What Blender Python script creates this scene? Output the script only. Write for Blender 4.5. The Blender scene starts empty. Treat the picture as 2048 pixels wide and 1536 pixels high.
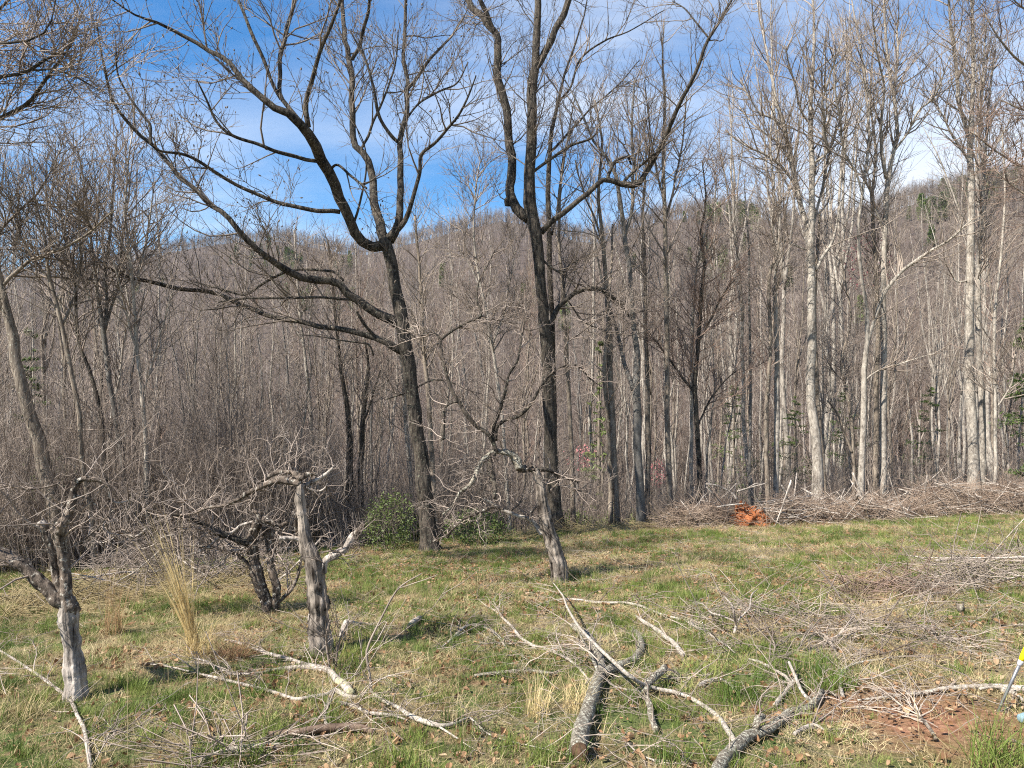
import bpy, math, random
import numpy as np
from mathutils import Vector
PI = math.pi
rng = np.random.default_rng(7)
random.seed(7)
sc = bpy.context.scene
C = sc.collection

# ------------------------------------------------------------------ camera, light, exposure
EYE = 1.6
F = 1450.0
cam_d = bpy.data.cameras.new('camera')
cam = bpy.data.objects.new('camera', cam_d)
C.objects.link(cam)
cam.location = (0, 0, EYE)
cam.rotation_euler = (PI / 2, 0, 0)
cam_d.sensor_width = 36
cam_d.lens = F / 2048 * 36
cam_d.clip_end = 3000
cam_d.clip_start = 0.05
sc.camera = cam

SUN_EL, SUN_AZ = math.radians(46), math.radians(236)      # azimuth clockwise from +Y (view direction)
sun_d = bpy.data.lights.new('sun', 'SUN')
sun_d.energy = 5.0
sun_d.angle = math.radians(0.5)
sun_d.color = (1.0, 0.955, 0.88)
sun = bpy.data.objects.new('sun', sun_d)
C.objects.link(sun)
sdir = Vector((math.sin(SUN_AZ) * math.cos(SUN_EL), math.cos(SUN_AZ) * math.cos(SUN_EL), math.sin(SUN_EL)))
sun.rotation_euler = sdir.to_track_quat('Z', 'Y').to_euler()
sun.location = (-20, -10, 30)

sc.view_settings.view_transform = 'Standard'
sc.view_settings.look = 'None'
sc.view_settings.exposure = 1.22
sc.view_settings.gamma = 1
sc.view_settings.use_curve_mapping = False
sc.cycles.max_bounces = 5
sc.cycles.diffuse_bounces = 2
sc.cycles.glossy_bounces = 2
sc.cycles.transparent_max_bounces = 4
sc.cycles.filter_width = 1.1
sc.cycles.use_denoising = False

class NT:
    """small helper for node trees"""
    def __init__(s, tree):
        s.t = tree
        s.n = tree.nodes
    def add(s, typ, **kw):
        n = s.n.new(typ)
        for k, v in kw.items():
            setattr(n, k, v)
        return n
    def link(s, a, b):
        s.t.links.new(a, b)
    def val(s, sock, v):
        if isinstance(v, (int, float)):
            sock.default_value = v
        elif isinstance(v, (tuple, list)):
            sock.default_value = v if len(v) == len(sock.default_value) else tuple(v) + (1,)
        else:
            s.link(v, sock)
    def math(s, op, a, b=0.0, clamp=False):
        n = s.add('ShaderNodeMath', operation=op, use_clamp=clamp)
        s.val(n.inputs[0], a); s.val(n.inputs[1], b)
        return n.outputs[0]
    def mix(s, f, a, b):
        n = s.add('ShaderNodeMix', data_type='RGBA')
        s.val(n.inputs[0], f); s.val(n.inputs[6], a); s.val(n.inputs[7], b)
        return n.outputs[2]
    def noise(s, vec, scale, detail=4, rough=0.55, dist=0.0):
        n = s.add('ShaderNodeTexNoise')
        if vec is not None: s.link(vec, n.inputs['Vector'])
        n.inputs['Scale'].default_value = scale
        n.inputs['Detail'].default_value = detail
        n.inputs['Roughness'].default_value = rough
        n.inputs['Distortion'].default_value = dist
        return n.outputs['Fac']
    def ramp(s, f, lo, hi):
        n = s.add('ShaderNodeMapRange')
        s.val(n.inputs[0], f)
        n.inputs[1].default_value = lo; n.inputs[2].default_value = hi
        return n.outputs[0]
    def vmul(s, v, m):
        n = s.add('ShaderNodeVectorMath', operation='MULTIPLY')
        s.link(v, n.inputs[0]); n.inputs[1].default_value = m
        return n.outputs[0]

world = bpy.data.worlds.new('World')
sc.world = world
world.use_nodes = True
w = NT(world.node_tree)
w.n.clear()
sky = w.add('ShaderNodeTexSky', sky_type='NISHITA')
sky.sun_disc = False
sky.sun_elevation = SUN_EL
sky.sun_rotation = SUN_AZ
sky.altitude = 700
sky.air_density = 1.0
sky.dust_density = 0.6
sky.ozone_density = 1.8
tc = w.add('ShaderNodeTexCoord')
sep = w.add('ShaderNodeSeparateXYZ')
w.link(tc.outputs['Generated'], sep.inputs[0])
zz = w.math('ADD', w.math('MAXIMUM', sep.outputs[2], 0.0), 0.22)
comb = w.add('ShaderNodeCombineXYZ')
w.link(w.math('DIVIDE', sep.outputs[0], zz), comb.inputs[0])
w.link(w.math('DIVIDE', sep.outputs[1], zz), comb.inputs[1])
mp = w.add('ShaderNodeMapping')
mp.inputs['Rotation'].default_value = (0, 0, math.radians(-28))
mp.inputs['Scale'].default_value = (0.55, 1.7, 1)
w.link(comb.outputs[0], mp.inputs[0])
c1 = w.noise(mp.outputs[0], 1.25, 7, 0.58, 0.5)
c2 = w.noise(comb.outputs[0], 0.55, 3, 0.5)
cl = w.math('MULTIPLY', w.ramp(c1, 0.42, 0.70), w.ramp(c2, 0.36, 0.56))
# a pale cloud bank low in the sky on the right of the view
low = w.math('MULTIPLY', w.ramp(sep.outputs[2], 0.50, 0.22), w.ramp(sep.outputs[0], 0.02, 0.42))
bank = w.math('MULTIPLY', low, w.ramp(w.noise(mp.outputs[0], 1.9, 6, 0.55), 0.22, 0.52))
mask = w.math('MAXIMUM', w.math('MULTIPLY', cl, 0.75), w.math('MULTIPLY', bank, 0.95), True)
hsv = w.add('ShaderNodeHueSaturation')
hsv.inputs['Saturation'].default_value = 1.38
hsv.inputs['Value'].default_value = 1.0
w.link(sky.outputs[0], hsv.inputs['Color'])
col = w.mix(mask, hsv.outputs[0], (5.3, 5.6, 6.0))
bg = w.add('ShaderNodeBackground')
bg.inputs[1].default_value = 0.09
w.link(col, bg.inputs[0])
wo = w.add('ShaderNodeOutputWorld')
w.link(bg.outputs[0], wo.inputs[0])

# ------------------------------------------------------------------ object helpers
def put(o, parent=None):
    C.objects.link(o)
    if parent is not None: o.parent = parent
    return o
def tag(o, label=None, cat=None, group=None, kind=None):
    if label: o['label'] = label
    if cat: o['category'] = cat
    if group: o['group'] = group
    if kind: o['kind'] = kind
    return o
def empty(name, loc, label, cat, group=None):
    o = bpy.data.objects.new(name, None)
    o.empty_display_size = 0.2
    o.location = loc
    put(o)
    return tag(o, label, cat, group)

class Geo:
    def __init__(s):
        s.v = []; s.q = []; s.t = []; s.mq = []; s.mt = []; s.n = 0
    def add(s, V, Q=None, T=None, mat=0):
        V = np.asarray(V, dtype=np.float32).reshape(-1, 3)
        s.v.append(V)
        if Q is not None and len(Q):
            Q = np.asarray(Q).reshape(-1, 4); s.q.append(Q + s.n); s.mq.append(np.full(len(Q), mat))
        if T is not None and len(T):
            T = np.asarray(T).reshape(-1, 3); s.t.append(T + s.n); s.mt.append(np.full(len(T), mat))
        s.n += len(V)
    def arrays(s):
        V = np.concatenate(s.v) if s.v else np.zeros((0, 3), np.float32)
        Q = np.concatenate(s.q) if s.q else np.zeros((0, 4), int)
        T = np.concatenate(s.t) if s.t else np.zeros((0, 3), int)
        mi = np.concatenate(s.mq + s.mt) if (s.mq or s.mt) else np.zeros(0, int)
        return V, Q, T, mi
    def mesh(s, name, mats, origin=(0, 0, 0), smooth=True, extra=None):
        V, Q, T, mi = s.arrays()
        V = V - np.asarray(origin, np.float32)
        if extra is not None:
            V = np.concatenate([V, extra])
        me = bpy.data.meshes.new(name)
        me.vertices.add(len(V)); me.vertices.foreach_set('co', V.astype(np.float32).ravel())
        nl = len(Q) * 4 + len(T) * 3
        me.loops.add(nl)
        me.loops.foreach_set('vertex_index', np.concatenate([Q.ravel(), T.ravel()]).astype(np.int32))
        me.polygons.add(len(Q) + len(T))
        st = np.concatenate([np.arange(len(Q)) * 4, len(Q) * 4 + np.arange(len(T)) * 3]).astype(np.int32)
        me.polygons.foreach_set('loop_start', st)
        me.polygons.foreach_set('material_index', mi.astype(np.int32))
        me.polygons.foreach_set('use_smooth', np.full(len(mi), smooth, dtype=bool))
        me.update(calc_edges=True)
        for m in (mats if isinstance(mats, (list, tuple)) else [mats]):
            me.materials.append(m)
        return me
    def obj(s, name, mats, parent=None, smooth=True):
        """vertices are in world space; the object sits at its parent's origin"""
        org = tuple(parent['_org']) if parent is not None and '_org' in parent else (0, 0, 0)
        o = bpy.data.objects.new(name, s.mesh(name, mats, org, smooth))
        return put(o, parent)
def root(name, loc, label, cat, group=None):
    o = empty(name, loc, label, cat, group)
    o['_org'] = list(map(float, loc))
    return o
def at_origin(geo, name, mats, loc, smooth=True):
    o = bpy.data.objects.new(name, geo.mesh(name, mats, loc, smooth))
    o.location = loc
    return put(o)

def nrm(a):
    return a / np.maximum(np.linalg.norm(a, axis=-1, keepdims=True), 1e-9)

# value noise, vectorised
_perm = np.random.default_rng(3).random((64, 64, 64)).astype(np.float32)
def vnoise(p, scale=1.0):
    p = np.asarray(p, dtype=np.float64) * scale + 1000.37
    i = np.floor(p).astype(int); f = p - i
    f = f * f * (3 - 2 * f)
    r = 0
    for dx in (0, 1):
        wx = f[..., 0] if dx else 1 - f[..., 0]
        for dy in (0, 1):
            wy = f[..., 1] if dy else 1 - f[..., 1]
            for dz in (0, 1):
                wz = f[..., 2] if dz else 1 - f[..., 2]
                r = r + wx * wy * wz * _perm[(i[..., 0] + dx) & 63, (i[..., 1] + dy) & 63, (i[..., 2] + dz) & 63]
    return r * 2 - 1
def n2(x, y, s):
    return vnoise(np.stack([x, y, np.zeros_like(x)], -1), s)

def tube(geo, P, R, K=3, mat=0, cap=False, rough=0.0, rs=8.0, ridges=0.0, jag=0.0):
    """P (N,M,3), R (N,M): N tapered tubes of K sides"""
    P = np.asarray(P, float); R = np.asarray(R, float)
    if P.ndim == 2: P = P[None]; R = R[None]
    N, M, _ = P.shape
    T = np.empty_like(P)
    T[:, 1:-1] = P[:, 2:] - P[:, :-2]; T[:, 0] = P[:, 1] - P[:, 0]; T[:, -1] = P[:, -1] - P[:, -2]
    T = nrm(T)
    a = np.zeros((N, 3)); a[:, 0] = 1.0
    par = np.abs(T[:, 0, 0]) > 0.8; a[par] = (0, 1, 0)
    Nn = np.empty_like(P); cur = a
    for k in range(M):
        cur = nrm(cur - T[:, k] * (cur * T[:, k]).sum(-1, keepdims=True)); Nn[:, k] = cur
    B = np.cross(T, Nn)
    th = np.arange(K) / K * 2 * PI
    dirv = Nn[:, :, None] * np.cos(th)[None, None, :, None] + B[:, :, None] * np.sin(th)[None, None, :, None]
    rr = np.repeat(R[:, :, None], K, 2)
    V = P[:, :, None] + dirv * rr[..., None]
    if rough:
        nz = vnoise(V, rs) * 0.55 + vnoise(V, rs * 2.3) * 0.35 + vnoise(V, rs * 5.1) * 0.22
        V = V + dirv * (rr * nz * rough)[..., None]
    if ridges:
        ph = vnoise(P, 0.8)[:, :, None] * 1.5
        V = V + dirv * (rr * ridges * np.sin(th * round(K / 3) + ph))[..., None]
    if jag:
        off = (vnoise(V[:, -1], 40.0) + 0.3) * jag
        V[:, -1] += T[:, -1][:, None] * (R[:, -1][:, None] * off)[..., None]
        V[:, 0] -= T[:, 0][:, None] * (R[:, 0][:, None] * off * 0.6)[..., None]
    idx = np.arange(N * M * K).reshape(N, M, K)
    A = idx[:, :-1]; Bq = idx[:, 1:]
    Q = np.stack([A, np.roll(A, -1, 2), np.roll(Bq, -1, 2), Bq], -1).reshape(-1, 4)
    V = V.reshape(-1, 3); Tt = None
    if cap:
        c0 = P[:, 0] - T[:, 0] * R[:, :1] * 0.05; c1_ = P[:, -1] + T[:, -1] * R[:, -1:] * 0.15
        base = len(V)
        V = np.concatenate([V, c0, c1_])
        i0 = idx[:, 0]; i1 = idx[:, -1]
        ce0 = np.repeat((base + np.arange(N))[:, None], K, 1); ce1 = ce0 + N
        Tt = np.concatenate([np.stack([np.roll(i0, -1, 1), i0, ce0], -1).reshape(-1, 3),
                             np.stack([i1, np.roll(i1, -1, 1), ce1], -1).reshape(-1, 3)])
    geo.add(V, Q, Tt, mat)

def resample(pts, rad, M):
    """centripetal-ish Catmull-Rom through pts"""
    pts = np.asarray(pts, float); rad = np.asarray(rad, float)
    if len(pts) == 2:
        t = np.linspace(0, 1, M)[:, None]
        return pts[0] * (1 - t) + pts[1] * t, rad[0] * (1 - t[:, 0]) + rad[1] * t[:, 0]
    d = np.concatenate([[0], np.cumsum(np.linalg.norm(np.diff(pts, axis=0), axis=1))])
    d = d / max(d[-1], 1e-9)
    s = np.linspace(0, 1, M)
    ext = np.vstack([2 * pts[0] - pts[1], pts, 2 * pts[-1] - pts[-2]])
    i = np.clip(np.searchsorted(d, s, side='right') - 1, 0, len(pts) - 2)
    u = ((s - d[i]) / np.maximum(d[i + 1] - d[i], 1e-9))[:, None]
    p0, p1, p2, p3 = ext[i], ext[i + 1], ext[i + 2], ext[i + 3]
    P = 0.5 * (2 * p1 + (p2 - p0) * u + (2 * p0 - 5 * p1 + 4 * p2 - p3) * u ** 2 + (3 * p1 - 3 * p2 + p3 - p0) * u ** 3)
    return P, np.interp(s, d, rad)

def spawn(rg, P, R, n, t=(0.2, 1), ln=(0.3, 1), ang=(25, 60), up=0.05, up0=0.2, wig=0.12, M=4, kr=0.012, rtip=0.0012,
          fall=0.4, rf=0.6, wexp=1.0, lexp=1.0):
    N, MP, _ = P.shape
    L = np.linalg.norm(np.diff(P, axis=1), axis=-1).sum(1) ** wexp
    idx = rg.choice(N, n, p=L / L.sum())
    tt = rg.uniform(t[0], t[1], n)
    f = tt * (MP - 1) * 0.9999; i = f.astype(int); fr = (f - i)[:, None]
    pos = P[idx, i] * (1 - fr) + P[idx, i + 1] * fr
    rp = R[idx, i] * (1 - fr[:, 0]) + R[idx, i + 1] * fr[:, 0]
    T = nrm(P[idx, i + 1] - P[idx, i])
    v = rg.normal(size=(n, 3)); v -= T * (v * T).sum(-1, keepdims=True); v = nrm(v)
    a = np.radians(rg.uniform(ang[0], ang[1], n))[:, None]
    D = T * np.cos(a) + v * np.sin(a); D[:, 2] += up0; D = nrm(D)
    le = (ln[0] + (ln[1] - ln[0]) * rg.random(n) ** lexp) * (1 - fall * tt)
    r0 = np.minimum(rp * rf, le * kr) + rtip
    out = np.empty((n, M, 3)); out[:, 0] = pos
    for m in range(1, M):
        out[:, m] = out[:, m - 1] + D * (le / (M - 1))[:, None]
        D = D + rg.normal(size=(n, 3)) * wig; D[:, 2] += up; D = nrm(D)
    k = np.linspace(0, 1, M)[None]
    RR = (r0[:, None] - rtip) * (1 - k) ** 0.85 + rtip
    return out, RR

def make_scatter(name, protos, pts, rot, scl, pick, mats, smooth=False):
    """one object: prototype geometry and placement points in its own mesh, instanced by geometry nodes"""
    g = Geo(); pid = []
    for k, pg in enumerate(protos):
        V, Q, T, mi = pg.arrays()
        b = g.n
        g.v.append(V); 
        nq = len(Q)
        if nq: g.q.append(Q + b); g.mq.append(mi[:nq])
        if len(T): g.t.append(T + b); g.mt.append(mi[nq:])
        g.n += len(V); pid += [k] * len(V)
    me = g.mesh(name, mats, smooth=smooth, extra=np.asarray(pts, np.float32))
    nv = len(me.vertices); npnt = len(pts); off = nv - npnt
    at = me.attributes.new('proto', 'INT', 'POINT')
    at.data.foreach_set('value', np.array(pid + [-1] * npnt, np.int32))
    at = me.attributes.new('pick', 'INT', 'POINT')
    at.data.foreach_set('value', np.concatenate([np.zeros(off, int), pick]).astype(np.int32))
    at = me.attributes.new('rot', 'FLOAT_VECTOR', 'POINT')
    at.data.foreach_set('vector', np.concatenate([np.zeros((off, 3)), rot]).astype(np.float32).ravel())
    at = me.attributes.new('scl', 'FLOAT_VECTOR', 'POINT')
    at.data.foreach_set('vector', np.concatenate([np.ones((off, 3)), scl]).astype(np.float32).ravel())
    o = put(bpy.data.objects.new(name, me))
    ng = bpy.data.node_groups.new(name + '_nodes', 'GeometryNodeTree')
    ng.interface.new_socket('Geometry', in_out='INPUT', socket_type='NodeSocketGeometry')
    ng.interface.new_socket('Geometry', in_out='OUTPUT', socket_type='NodeSocketGeometry')
    t = NT(ng)
    gi = t.add('NodeGroupInput'); go = t.add('NodeGroupOutput')
    def attr(nm, typ):
        a = t.add('GeometryNodeInputNamedAttribute', data_type=typ); a.inputs[0].default_value = nm
        return a.outputs[0]
    def sel(k):
        c = t.add('FunctionNodeCompare', data_type='INT', operation='EQUAL')
        t.link(attr('proto', 'INT'), c.inputs[2]); c.inputs[3].default_value = k
        s = t.add('GeometryNodeSeparateGeometry', domain='POINT')
        t.link(gi.outputs[0], s.inputs[0]); t.link(c.outputs[0], s.inputs[1])
        return s.outputs[0]
    g2i = t.add('GeometryNodeGeometryToInstance')
    for k in range(len(protos)):
        t.link(sel(k), g2i.inputs[0])
    e2r = t.add('FunctionNodeEulerToRotation')
    t.link(attr('rot', 'FLOAT_VECTOR'), e2r.inputs[0])
    iop = t.add('GeometryNodeInstanceOnPoints')
    t.link(sel(-1), iop.inputs['Points'])
    t.link(g2i.outputs[0], iop.inputs['Instance'])
    iop.inputs['Pick Instance'].default_value = True
    t.link(attr('pick', 'INT'), iop.inputs['Instance Index'])
    t.link(e2r.outputs[0], iop.inputs['Rotation'])
    t.link(attr('scl', 'FLOAT_VECTOR'), iop.inputs['Scale'])
    t.link(iop.outputs[0], go.inputs[0])
    md = o.modifiers.new('scatter', 'NODES'); md.node_group = ng
    return o

# ------------------------------------------------------------------ materials
def new_mat(name):
    m = bpy.data.materials.new(name); m.use_nodes = True
    t = NT(m.node_tree)
    b = t.n['Principled BSDF']
    b.inputs['Roughness'].default_value = 0.85
    b.inputs['Specular IOR Level'].default_value = 0.25
    return m, t, b
def bark(name, dark, light, lichen=None, lich=0.0, bump=0.02, stretch=5.0, scale=16, bias=0.5, rough=0.85):
    m, t, b = new_mat(name)
    tcn = t.add('ShaderNodeNewGeometry')
    pos = tcn.outputs['Position']
    st = t.vmul(pos, (1, 1, 1 / stretch))
    n1 = t.noise(st, scale, 6, 0.65, 0.4)
    n2_ = t.noise(pos, scale * 0.16, 3, 0.5)
    f = t.ramp(t.math('ADD', t.math('MULTIPLY', n1, 0.7), t.math('MULTIPLY', n2_, 0.3)), bias - 0.13, bias + 0.13)
    colr = t.mix(f, dark, light)
    if lichen:
        l = t.ramp(t.noise(pos, 11 + scale * 0.6, 6, 0.7), 0.64 - lich, 0.74 - lich)
        colr = t.mix(l, colr, lichen)
    t.link(colr, b.inputs['Base Color'])
    bp = t.add('ShaderNodeBump'); bp.inputs['Strength'].default_value = 0.9; bp.inputs['Distance'].default_value = bump
    t.link(n1, bp.inputs['Height']); t.link(bp.outputs[0], b.inputs['Normal'])
    b.inputs['Roughness'].default_value = rough
    return m
def twigmat(name, a, b_, rough=0.7):
    m, t, b = new_mat(name)
    g = t.add('ShaderNodeNewGeometry')
    n = t.noise(g.outputs['Position'], 1.7, 3, 0.6)
    t.link(t.mix(t.ramp(n, 0.35, 0.65), a, b_), b.inputs['Base Color'])
    b.inputs['Roughness'].default_value = rough
    return m
def leafmat(name, cols, rough=0.6, scale=1.0, transl=0.25):
    """colour varies from instance to instance and in soft patches"""
    m, t, b = new_mat(name)
    oi = t.add('ShaderNodeObjectInfo')
    g = t.add('ShaderNodeNewGeometry')
    n = t.noise(g.outputs['Position'], scale, 3, 0.6)
    f = t.math('ADD', t.math('MULTIPLY', oi.outputs['Random'], 0.6), t.math('MULTIPLY', t.ramp(n, 0.3, 0.7), 0.4))
    cr = t.add('ShaderNodeValToRGB')
    els = cr.color_ramp.elements
    for k, c in enumerate(cols):
        e = els[k] if k < 2 else els.new(k / (len(cols) - 1))
        e.position = k / (len(cols) - 1); e.color = tuple(c) + (1,)
    t.link(f, cr.inputs[0])
    t.link(cr.outputs[0], b.inputs['Base Color'])
    b.inputs['Roughness'].default_value = rough
    if transl:
        tr = t.add('ShaderNodeBsdfTranslucent'); t.link(cr.outputs[0], tr.inputs[0])
        mx = t.add('ShaderNodeMixShader'); mx.inputs[0].default_value = transl
        out = t.n['Material Output']
        t.link(b.outputs[0], mx.inputs[1]); t.link(tr.outputs[0], mx.inputs[2]); t.link(mx.outputs[0], out.inputs[0])
    return m

M_oak = bark('dark_furrowed_bark', (0.010, 0.008, 0.006), (0.135, 0.108, 0.082), (0.24, 0.24, 0.17), 0.06, 0.04, 6, 30, 0.545)
M_oaktwig = twigmat('dark_twig_bark', (0.085, 0.066, 0.052), (0.22, 0.175, 0.135))
M_grey = bark('grey_poplar_bark', (0.09, 0.073, 0.058), (0.42, 0.37, 0.305), (0.52, 0.49, 0.42), 0.07, 0.015, 3, 20, 0.49)
M_greytwig = twigmat('grey_twig_bark', (0.15, 0.117, 0.09), (0.38, 0.31, 0.25))
M_brown = bark('brown_grey_bark', (0.05, 0.038, 0.028), (0.29, 0.235, 0.18), (0.38, 0.36, 0.28), 0.07, 0.015, 5, 20, 0.5)
M_browntwig = twigmat('brown_twig_bark', (0.13, 0.10, 0.080), (0.36, 0.29, 0.235))
M_redtwig = twigmat('red_brown_twig_bark', (0.13, 0.088, 0.066), (0.30, 0.21, 0.16))
M_slate = bark('slate_smooth_bark', (0.055, 0.050, 0.044), (0.18, 0.165, 0.145), (0.30, 0.30, 0.25), 0.05, 0.006, 2, 12, 0.5)
M_apple = bark('weathered_apple_bark', (0.016, 0.011, 0.008), (0.22, 0.17, 0.13), (0.46, 0.42, 0.35), 0.085, 0.03, 2.5, 24, 0.535)
M_bare = bark('bare_silver_wood', (0.035, 0.024, 0.018), (0.55, 0.475, 0.40), None, 0, 0.02, 7, 34, 0.495)
M_orange = bark('orange_heartwood', (0.16, 0.08, 0.035), (0.46, 0.24, 0.10), None, 0, 0.01, 8, 26, 0.45)
M_half = bark('half_stripped_bark', (0.020, 0.014, 0.010), (0.44, 0.37, 0.30), None, 0, 0.03, 4.5, 15, 0.54)
M_foot = bark('peeled_silver_foot_wood', (0.025, 0.017, 0.013), (0.54, 0.47, 0.40), None, 0, 0.03, 5, 14, 0.485)
M_log = bark('mottled_log_bark', (0.035, 0.028, 0.021), (0.26, 0.22, 0.165), (0.50, 0.48, 0.38), 0.13, 0.014, 1.0, 75, 0.5)
M_fall = bark('pale_fallen_bark', (0.10, 0.08, 0.06), (0.46, 0.40, 0.33), (0.56, 0.53, 0.45), 0.10, 0.008, 1.0, 60, 0.48)
M_falltwig = twigmat('pale_fallen_twig', (0.12, 0.09, 0.07), (0.40, 0.33, 0.265))
M_stick = twigmat('brush_stick', (0.15, 0.10, 0.07), (0.42, 0.32, 0.24))
M_lichenwood = bark('yellow_lichened_bark', (0.13, 0.11, 0.07), (0.44, 0.42, 0.25), None, 0, 0.008, 1, 60, 0.45)
M_brownlog = bark('brown_rotten_bark', (0.06, 0.038, 0.026), (0.20, 0.14, 0.10), None, 0, 0.01, 1, 30, 0.5)
M_cut = bark('cut_end_wood', (0.05, 0.028, 0.016), (0.17, 0.10, 0.058), None, 0, 0.006, 1, 24, 0.5)
M_green = leafmat('green_grass', [(0.035, 0.070, 0.012), (0.090, 0.140, 0.024), (0.18, 0.225, 0.05), (0.34, 0.34, 0.11)])
M_straw = leafmat('straw_grass', [(0.16, 0.115, 0.055), (0.37, 0.29, 0.15), (0.60, 0.50, 0.29)], 0.7)
M_gold = leafmat('golden_broomsedge', [(0.56, 0.42, 0.19), (0.72, 0.58, 0.32)], 0.6)
M_tan = leafmat('tan_weed', [(0.30, 0.17, 0.08), (0.42, 0.27, 0.14)], 0.6)
M_leaf = leafmat('dead_leaf', [(0.09, 0.045, 0.022), (0.24, 0.13, 0.065), (0.36, 0.23, 0.13), (0.50, 0.40, 0.27)], 0.7)
M_ever = leafmat('evergreen_leaf', [(0.03, 0.05, 0.014), (0.075, 0.11, 0.03), (0.14, 0.17, 0.05)], 0.45, 3)
M_pine = leafmat('pine_needle', [(0.05, 0.08, 0.02), (0.11, 0.155, 0.04), (0.19, 0.23, 0.07)], 0.5, 2)
M_spring = leafmat('young_yellow_green_leaf', [(0.13, 0.17, 0.05), (0.24, 0.27, 0.09)], 0.5, 2)
M_cream = leafmat('cream_blossom', [(0.55, 0.52, 0.33), (0.68, 0.66, 0.46)], 0.6, 2)
M_pink = leafmat('pink_blossom', [(0.42, 0.12, 0.13), (0.60, 0.24, 0.24)], 0.6, 2)
M_pod = leafmat('dry_seed_cup', [(0.12, 0.09, 0.07), (0.26, 0.20, 0.15)], 0.7, 2, 0)

# ------------------------------------------------------------------ terrain
_cx = np.array([-60, -25, -12, -6, -2, 2, 6, 12.7, 25, 60.])
_cy = np.array([8, 9.5, 11.5, 13.0, 15.0, 16.6, 17.2, 17.8, 20, 24.])
def crest(x): return np.interp(x, _cx, _cy)
SKY_U = np.array([-600, -200, 0, 150, 300, 420, 560, 650, 720, 800, 900, 1000, 1080, 1150, 1200, 1260, 1330, 1420, 1500, 1560, 1640, 1720, 1800, 1900, 2048, 2300, 2700.])
SKY_V = np.array([575, 560, 547, 532, 497, 472, 463, 482, 494, 472, 446, 422, 430, 458, 462, 432, 414, 404, 402, 416, 428, 410, 378, 357, 333, 300, 280.])
YV = 95.0
def slope(x, y):
    xc = np.clip(x, -40, 40)
    d = np.maximum(y - crest(x), 0)
    return -0.1108 * y + 0.033 * xc - 0.12 * (np.sqrt(d * d + 2.0) - 1.414)
def ridge(tq):
    u = 1024 + F * tq
    D = np.interp(u, [-200, 300, 800, 1150, 1500, 2048, 2400], [800, 780, 640, 600, 500, 380, 350])
    zr = EYE + (768 - np.interp(u, SKY_U, SKY_V)) / F * D - 10.5
    return D, zr
def H(x, y):
    x = np.asarray(x, float); y = np.asarray(y, float)
    z = slope(x, np.minimum(y, YV))
    tq = np.clip(x / np.maximum(y, 1.0), -1.15, 1.15)
    D, zr = ridge(tq)
    s = np.clip((y - YV) / (D - YV), 0, 1)
    e = 0.55 * s + 0.45 * s * s * (3 - 2 * s)
    zh = z + (zr - z) * e + 5.0 * n2(x, y, 0.018) * np.sin(PI * s)
    zh = np.where(y > D, zr - 0.35 * (y - D), zh)
    z = np.where(y > YV, zh, z)
    near = np.clip((30 - y) / 10, 0, 1)
    z = z + near * (0.05 * n2(x, y, 0.8) + 0.022 * n2(x, y, 2.6))
    return z
def Hs(x, y): return float(H(np.array([x]), np.array([y]))[0])
def W(u, v, d):
    return np.array([(u - 1024) / F * d, d, EYE - (v - 768) / F * d])
_yy = np.arange(2.0, 28.0, 0.01)
def gdepth(u, v):
    xs = (u - 1024) / F * _yy
    hit = np.nonzero(EYE - (v - 768) / F * _yy <= H(xs, _yy))[0]
    return float(_yy[hit[0]]) if len(hit) else 20.0
def G(u, v, h=0.0):
    d = gdepth(u, v); p = W(u, v, d); p[2] = Hs(p[0], p[1]) + h
    return p

def ticks(lo, hi, step, far_lo, far_hi, n):
    a = np.arange(lo, hi, step)
    l = lo - np.geomspace(step, lo - far_lo, n)[::-1] if far_lo < lo else []
    r = hi + np.geomspace(step, far_hi - hi, n)
    return np.concatenate([l, a, r])
xs = ticks(-16, 18, 0.16, -1300, 1300, 70)
ys = ticks(1.5, 22, 0.16, -40, 1300, 90)
X, Y = np.meshgrid(xs, ys)
Z = H(X, Y)
idx = np.arange(X.size).reshape(X.shape)
Qg = np.stack([idx[:-1, :-1], idx[:-1, 1:], idx[1:, 1:], idx[1:, :-1]], -1).reshape(-1, 4)
m, t, b = new_mat('meadow_and_forest_floor')
g = t.add('ShaderNodeNewGeometry'); pos = g.outputs['Position']
sp = t.add('ShaderNodeSeparateXYZ'); t.link(pos, sp.inputs[0])
n_big = t.noise(pos, 0.9, 5, 0.6, 0.3)
n_mid = t.noise(pos, 5, 5, 0.6, 0.3)
n_fin = t.noise(pos, 45, 5, 0.7, 0.2)
thatch = t.mix(t.ramp(n_fin, 0.35, 0.65), (0.07, 0.052, 0.028), (0.30, 0.24, 0.13))
green = t.mix(t.ramp(n_fin, 0.35, 0.65), (0.04, 0.065, 0.018), (0.13, 0.16, 0.05))
leafy = t.mix(t.ramp(n_fin, 0.38, 0.62), (0.10, 0.058, 0.032), (0.36, 0.24, 0.14))
c = t.mix(t.ramp(n_big, 0.42, 0.56), green, thatch)
c = t.mix(t.ramp(n_mid, 0.50, 0.66), c, leafy)
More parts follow.
